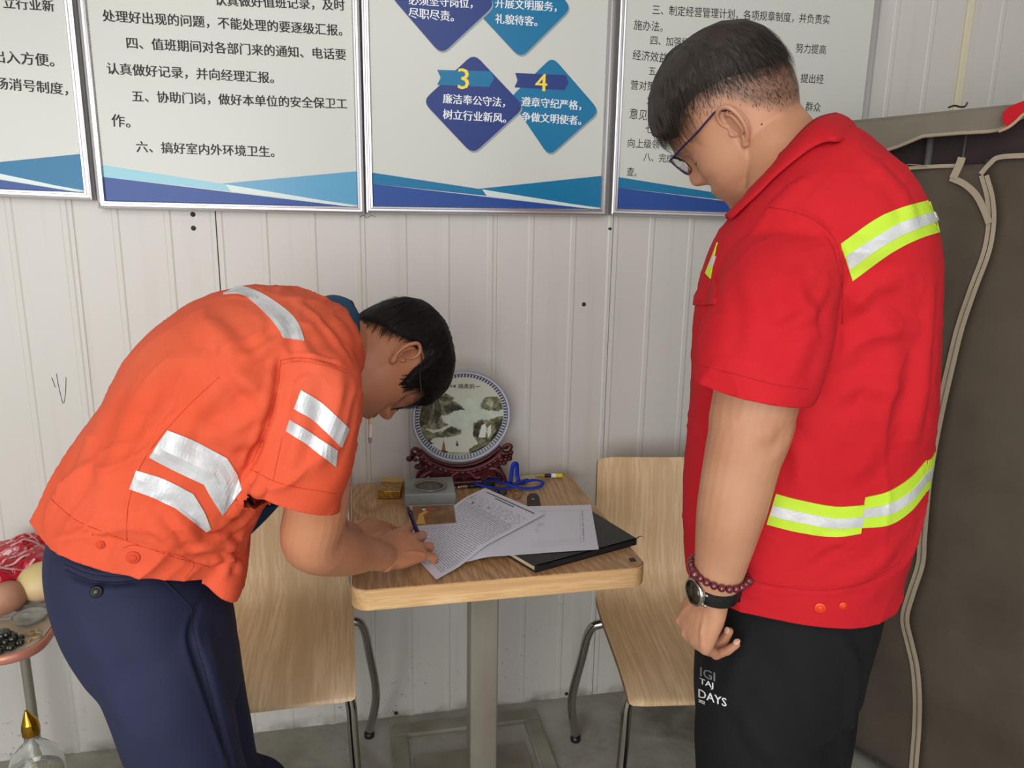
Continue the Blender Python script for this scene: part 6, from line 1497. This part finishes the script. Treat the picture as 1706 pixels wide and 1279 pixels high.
# ================================================================== LEFT SIDE TABLE
def side_table():
    z = .55; Q = atz(60, 1118, z); x1 = -.690; y0 = Q.y
    root = obj_at('side_table', 'low pinkish-brown side table with a rounded corner, cut by the left photo edge', 'table', (-1.0, -.2, 0)); c = root.location.copy()
    x0, x1, y0, y1 = -1.35, -.655, -.430, -.06
    Mt_ = m_noise('taupe_laminate', srgb(176, 158, 138), srgb(160, 142, 122), 5, .35, .05); Me = mat('copper_pink_edge', srgb(186, 122, 102), .3, .2)
    pl = round_rect(x0, x1, y0, y1, .06, 10); n = len(pl)
    o = prism('tabletop', [(x, y, z-.018) for x, y in round_rect(x0+.003, x1-.003, y0+.003, y1-.003, .058, 10)], (0, 0, 1), .018, Mt_, root); o.location = -c
    vs = []
    for k in range(9):
        a = math.pi*k/8; off = .007*math.sin(a); zz = z-.0095+.0105*math.cos(a)
        vs += [(x, y, zz) for x, y in round_rect(x0-off, x1+off, y0-off, y1+off, .06+off, 10)]
    o = mesh('edge_band', vs, [(k*n+i, k*n+(i+1) % n, (k+1)*n+(i+1) % n, (k+1)*n+i) for k in range(8) for i in range(n)], Me, root, True); o.location = -c
    for x, y in ((-1.0, -.33), (-.82, -.10), (-1.28, -.33), (-1.28, -.12)):
        o = tube('leg', [(x-c.x, y-c.y, z-.018), (x-c.x, y-c.y, .3), (x-c.x, y-c.y, 0)], .011, M_steel, root, 12, 6)
side_table(); ZS = .551
def blob(name, label, cat, px, py, zc, ax, m, rz=0, nz_=.0, seed=0, lump=6, parts=None, group=None):
    """rounded irregular body resting on the side table"""
    c = atz(px, py, zc); root = obj_at(name, label, cat, (c.x, c.y, zc-ax[2]), 0, group)
    g = ell_geo((0, 0, ax[2]), [Vector((math.cos(rz), math.sin(rz), 0))*ax[0], Vector((-math.sin(rz), math.cos(rz), 0))*ax[1], Vector((0, 0, ax[2]))], 28, 40)
    vs = [p+(p-Vector((0, 0, ax[2])))*(nz_*noise.noise(p*lump+Vector((seed, seed, seed)))) for p in g[0]]; vs = [Vector((p.x, p.y, max(p.z, .0005))) for p in vs]
    mesh('body', vs, g[1], m, root, True); return root
Mmel = m_noise('pale_yellow_rind', srgb(206, 190, 128), srgb(222, 190, 150), 9, .45, .15, 90); Msp = m_noise('dusty_pink_skin', srgb(190, 142, 116), srgb(160, 112, 88), 12, .6, .3, 80)
blob('melon', 'pale yellow-green melon behind the pink fruit on the side table', 'fruit', 70, 968, ZS+.042, (.050, .050, .042), Mmel, .4, .12, 2)
blob('sweet_potato', 'dusty pink rounded sweet potato at the left edge of the side table', 'vegetable', 10, 996, ZS+.036, (.042, .034, .036), Msp, .8, .15, 5)
def red_bag(px, py, label, s, seed):
    Mb = mat('glossy_red_bag', srgb(176, 22, 44), .16, 0, .6, Coat_Weight=.5) if 'glossy_red_bag' not in bpy.data.materials else bpy.data.materials['glossy_red_bag']
    c = atz(px, py, ZS+.070*s if seed else ZS+.07); root = obj_at('snack_bag', label, 'bag', (c.x, c.y, c.z), 0, None); vs, fs = [], []; nx, ny = 30, 20
    for side in (1, -1):
        for i in range(nx+1):
            for j in range(ny+1):
                u, v = i/nx*2-1, j/ny*2-1; h = .028*s*(1-abs(u)**3.2)*(1-v*v)**.6; h *= 1+.45*noise.noise(Vector((u*3, v*3, seed+side)))+.25*noise.noise(Vector((u*9, v*8, seed)))
                vs.append(((u*.060+.006*math.sin(v*3))*s, v*.036*s, side*h+.006*math.sin(u*4+seed)))
    K = (nx+1)*(ny+1)
    for i in range(nx):
        for j in range(ny): a = i*(ny+1)+j; fs += [(a, a+ny+1, a+ny+2, a+1), (K+a, K+a+1, K+a+ny+2, K+a+ny+1)]
    o = mesh('film', *fix((vs, fs)), Mb, root, True)
    for k in range(3):
        P = []
        for t in range(9):
            u = -.6+1.2*t/8; v = -.45+.4*k+.25*math.sin(u*3+seed+k); h = .028*s*(1-abs(u)**3.2)*(1-v*v)**.6; h *= 1+.45*noise.noise(Vector((u*3, v*3, seed+1)))+.25*noise.noise(Vector((u*9, v*8, seed))); P.append(Vector(((u*.060+.006*math.sin(v*3))*s, v*.036*s, h+.006*math.sin(u*4+seed)+.0008)))
        mesh('pale_print', *ribbon_geo(P, (0, 0, 1), .006*s, .0005, 24), mat('bag_print', srgb(212, 160, 160), .3) if 'bag_print' not in bpy.data.materials else bpy.data.materials['bag_print'], root)
    root.rotation_euler = (R_(18), R_(8*(1 if seed % 2 else -1)), R_(10+seed*7)); return root
red_bag(42, 915, 'crumpled glossy red snack bag, upper one of the two at the left', 1.05, 1)
red_bag(28, 946, 'crumpled glossy red snack bag lying lower, just above the pink sweet potato', 1.05, 4)
# clear plastic film under the fruit
def film():
    c = atz(62, 1012, ZS+.004); root = obj_at('plastic_bag', 'crumpled clear plastic bag beneath the melon', 'bag', (c.x, c.y, ZS)); vs, fs = [], []; n = 26
    for i in range(n+1):
        for j in range(n+1):
            u, v = i/n*2-1, j/n*2-1; vs.append((u*.075, v*.045, .002+.014*abs(noise.noise(Vector((u*3, v*3, 2))))+.008*abs(noise.noise(Vector((u*8, v*8, 5))))))
    for i in range(n):
        for j in range(n): a = i*(n+1)+j; fs.append((a, a+n+1, a+n+2, a+1))
    mesh('film', vs, fs, mat('clear_film', (.85, .86, .86), .12, 0, .6, Transmission_Weight=.75, IOR=1.1), root, True)
film()
c = atz(50, 1030, ZS+.006); r = obj_at('glass_dish', 'small clear glass dish on the side table', 'dish', (c.x, c.y, ZS))
mesh('dish', *lathe_geo([(1e-4, .001), (.020, .001), (.030, .006), (.034, .014), (.032, .0145), (.028, .008), (.018, .003), (1e-4, .003)], 36), mat('thin_clear_glass', (.8, .82, .78), .04, 0, .6, Transmission_Weight=.8, IOR=1.3), r, True)
c = atz(48, 1061, ZS+.002)
for k, (x, y, q) in enumerate(((45, 1058, .3), (60, 1052, -.5), (58, 1064, .9))):
    p = atz(x, y, ZS+.001); r = obj_at('nut_shell', ('beige dried shell scrap nearest the clear dish', 'thin curled shell scrap at the right edge of the side table', 'small bent shell scrap lowest of the three on the side table')[k], 'scrap', (p.x, p.y, ZS), q)
    mesh('shell', *ribbon_geo([Vector((-.014, 0, .001)), Vector((-.004, .004, .004)), Vector((.006, -.003, .003)), Vector((.014, .002, .001))], (0, -.5, 1), .006, .001, 16), mat('dried_beige_%d' % k, srgb(168, 140, 100), .7), r, True)
# dark green-black bead heap in a bowl
c = atz(2, 1062, ZS+.02); r = obj_at('bead_string', 'coiled string of dark polished beads at the left photo edge', 'beads', (c.x, c.y, ZS)); rnd = random.Random(12); Mbd = mat('polished_dark_bead', srgb(34, 36, 34), .08, 0, .7); Mgr = mat('green_bead', srgb(52, 96, 70), .1, 0, .7)
for k in range(60):
    a = k*.62; q = .034-.0004*k; lv = int(k/20); rr_ = .0068
    o = mesh('bead', *ell_geo((q*math.cos(a)*(1-.15*lv), q*math.sin(a)*.9*(1-.15*lv), rr_+lv*.0105), [(rr_, 0, 0), (0, rr_, 0), (0, 0, rr_)], 7, 10), Mgr if k % 13 == 5 or k > 52 else Mbd, r, True)
# round-bellied glass bottle with a gilded pointed stopper
p = at(58, 1262, -.30); b = obj_at('glass_bottle', 'round clear glass bottle with a gilded pointed stopper at the bottom left', 'bottle', (p.x, p.y, 0))
zz = at(54, 1184, -.30).z; s = zz/.33
lathe('bottle', [(.001, .004), (.045*s, .0), (.050*s, .006), (.054*s, .06*s), (.057*s, .14*s), (.055*s, .19*s), (.044*s, .225*s), (.026*s, .247*s), (.0155*s, .258*s), (.0145*s, .275*s), (.0165*s, .280*s), (.0165*s, .284*s), (.0120*s, .284*s), (.0120*s, .258*s), (.024*s, .244*s), (.041*s, .222*s), (.052*s, .19*s), (.054*s, .14*s), (.050*s, .06*s), (.046*s, .010), (.001, .010)],
      mat('clear_bottle_glass', (.93, .95, .93), .03, 0, .5, Transmission_Weight=.92, IOR=1.3), b, 40)
P = [Vector((0, 0, .276*s)), Vector((0, 0, .290*s)), Vector((-.0005, 0, .303*s)), Vector((-.003, 0, .318*s)), Vector((-.0045, 0, .333*s))]
mesh('stopper', *tube_geo(P, [.0175*s, .0180*s, .0165*s, .009*s, .0025*s], 20, 24), mat('gilded_stopper', srgb(186, 140, 48), .18, .95), b, True)
rnd = random.Random(2); Mfl = mat('yellow_chrysanthemum', srgb(206, 190, 70), .7)
for k in range(26):
    a, q, h = rnd.uniform(0, 6.28), .026*math.sqrt(rnd.random()), rnd.uniform(.14, .182)*s; nn = Vector((rnd.uniform(-1, 1), rnd.uniform(-1, 1), rnd.uniform(.2, 1))).normalized(); t = nn.orthogonal()
    mesh('flower', *ell_geo((q*math.cos(a), q*math.sin(a), h), [t.normalized()*.009, nn.cross(t).normalized()*.009, nn*.004], 6, 10), Mfl, b, True)
lathe('liquid', [(.001, .011), (.044*s, .012), (.0495*s, .06*s), (.0525*s, .14*s), (.0505*s, .182*s), (.001, .182*s)], mat('pale_tea', (.96, .93, .72), .02, 0, .5, Transmission_Weight=.95, IOR=1.33), b, 40)
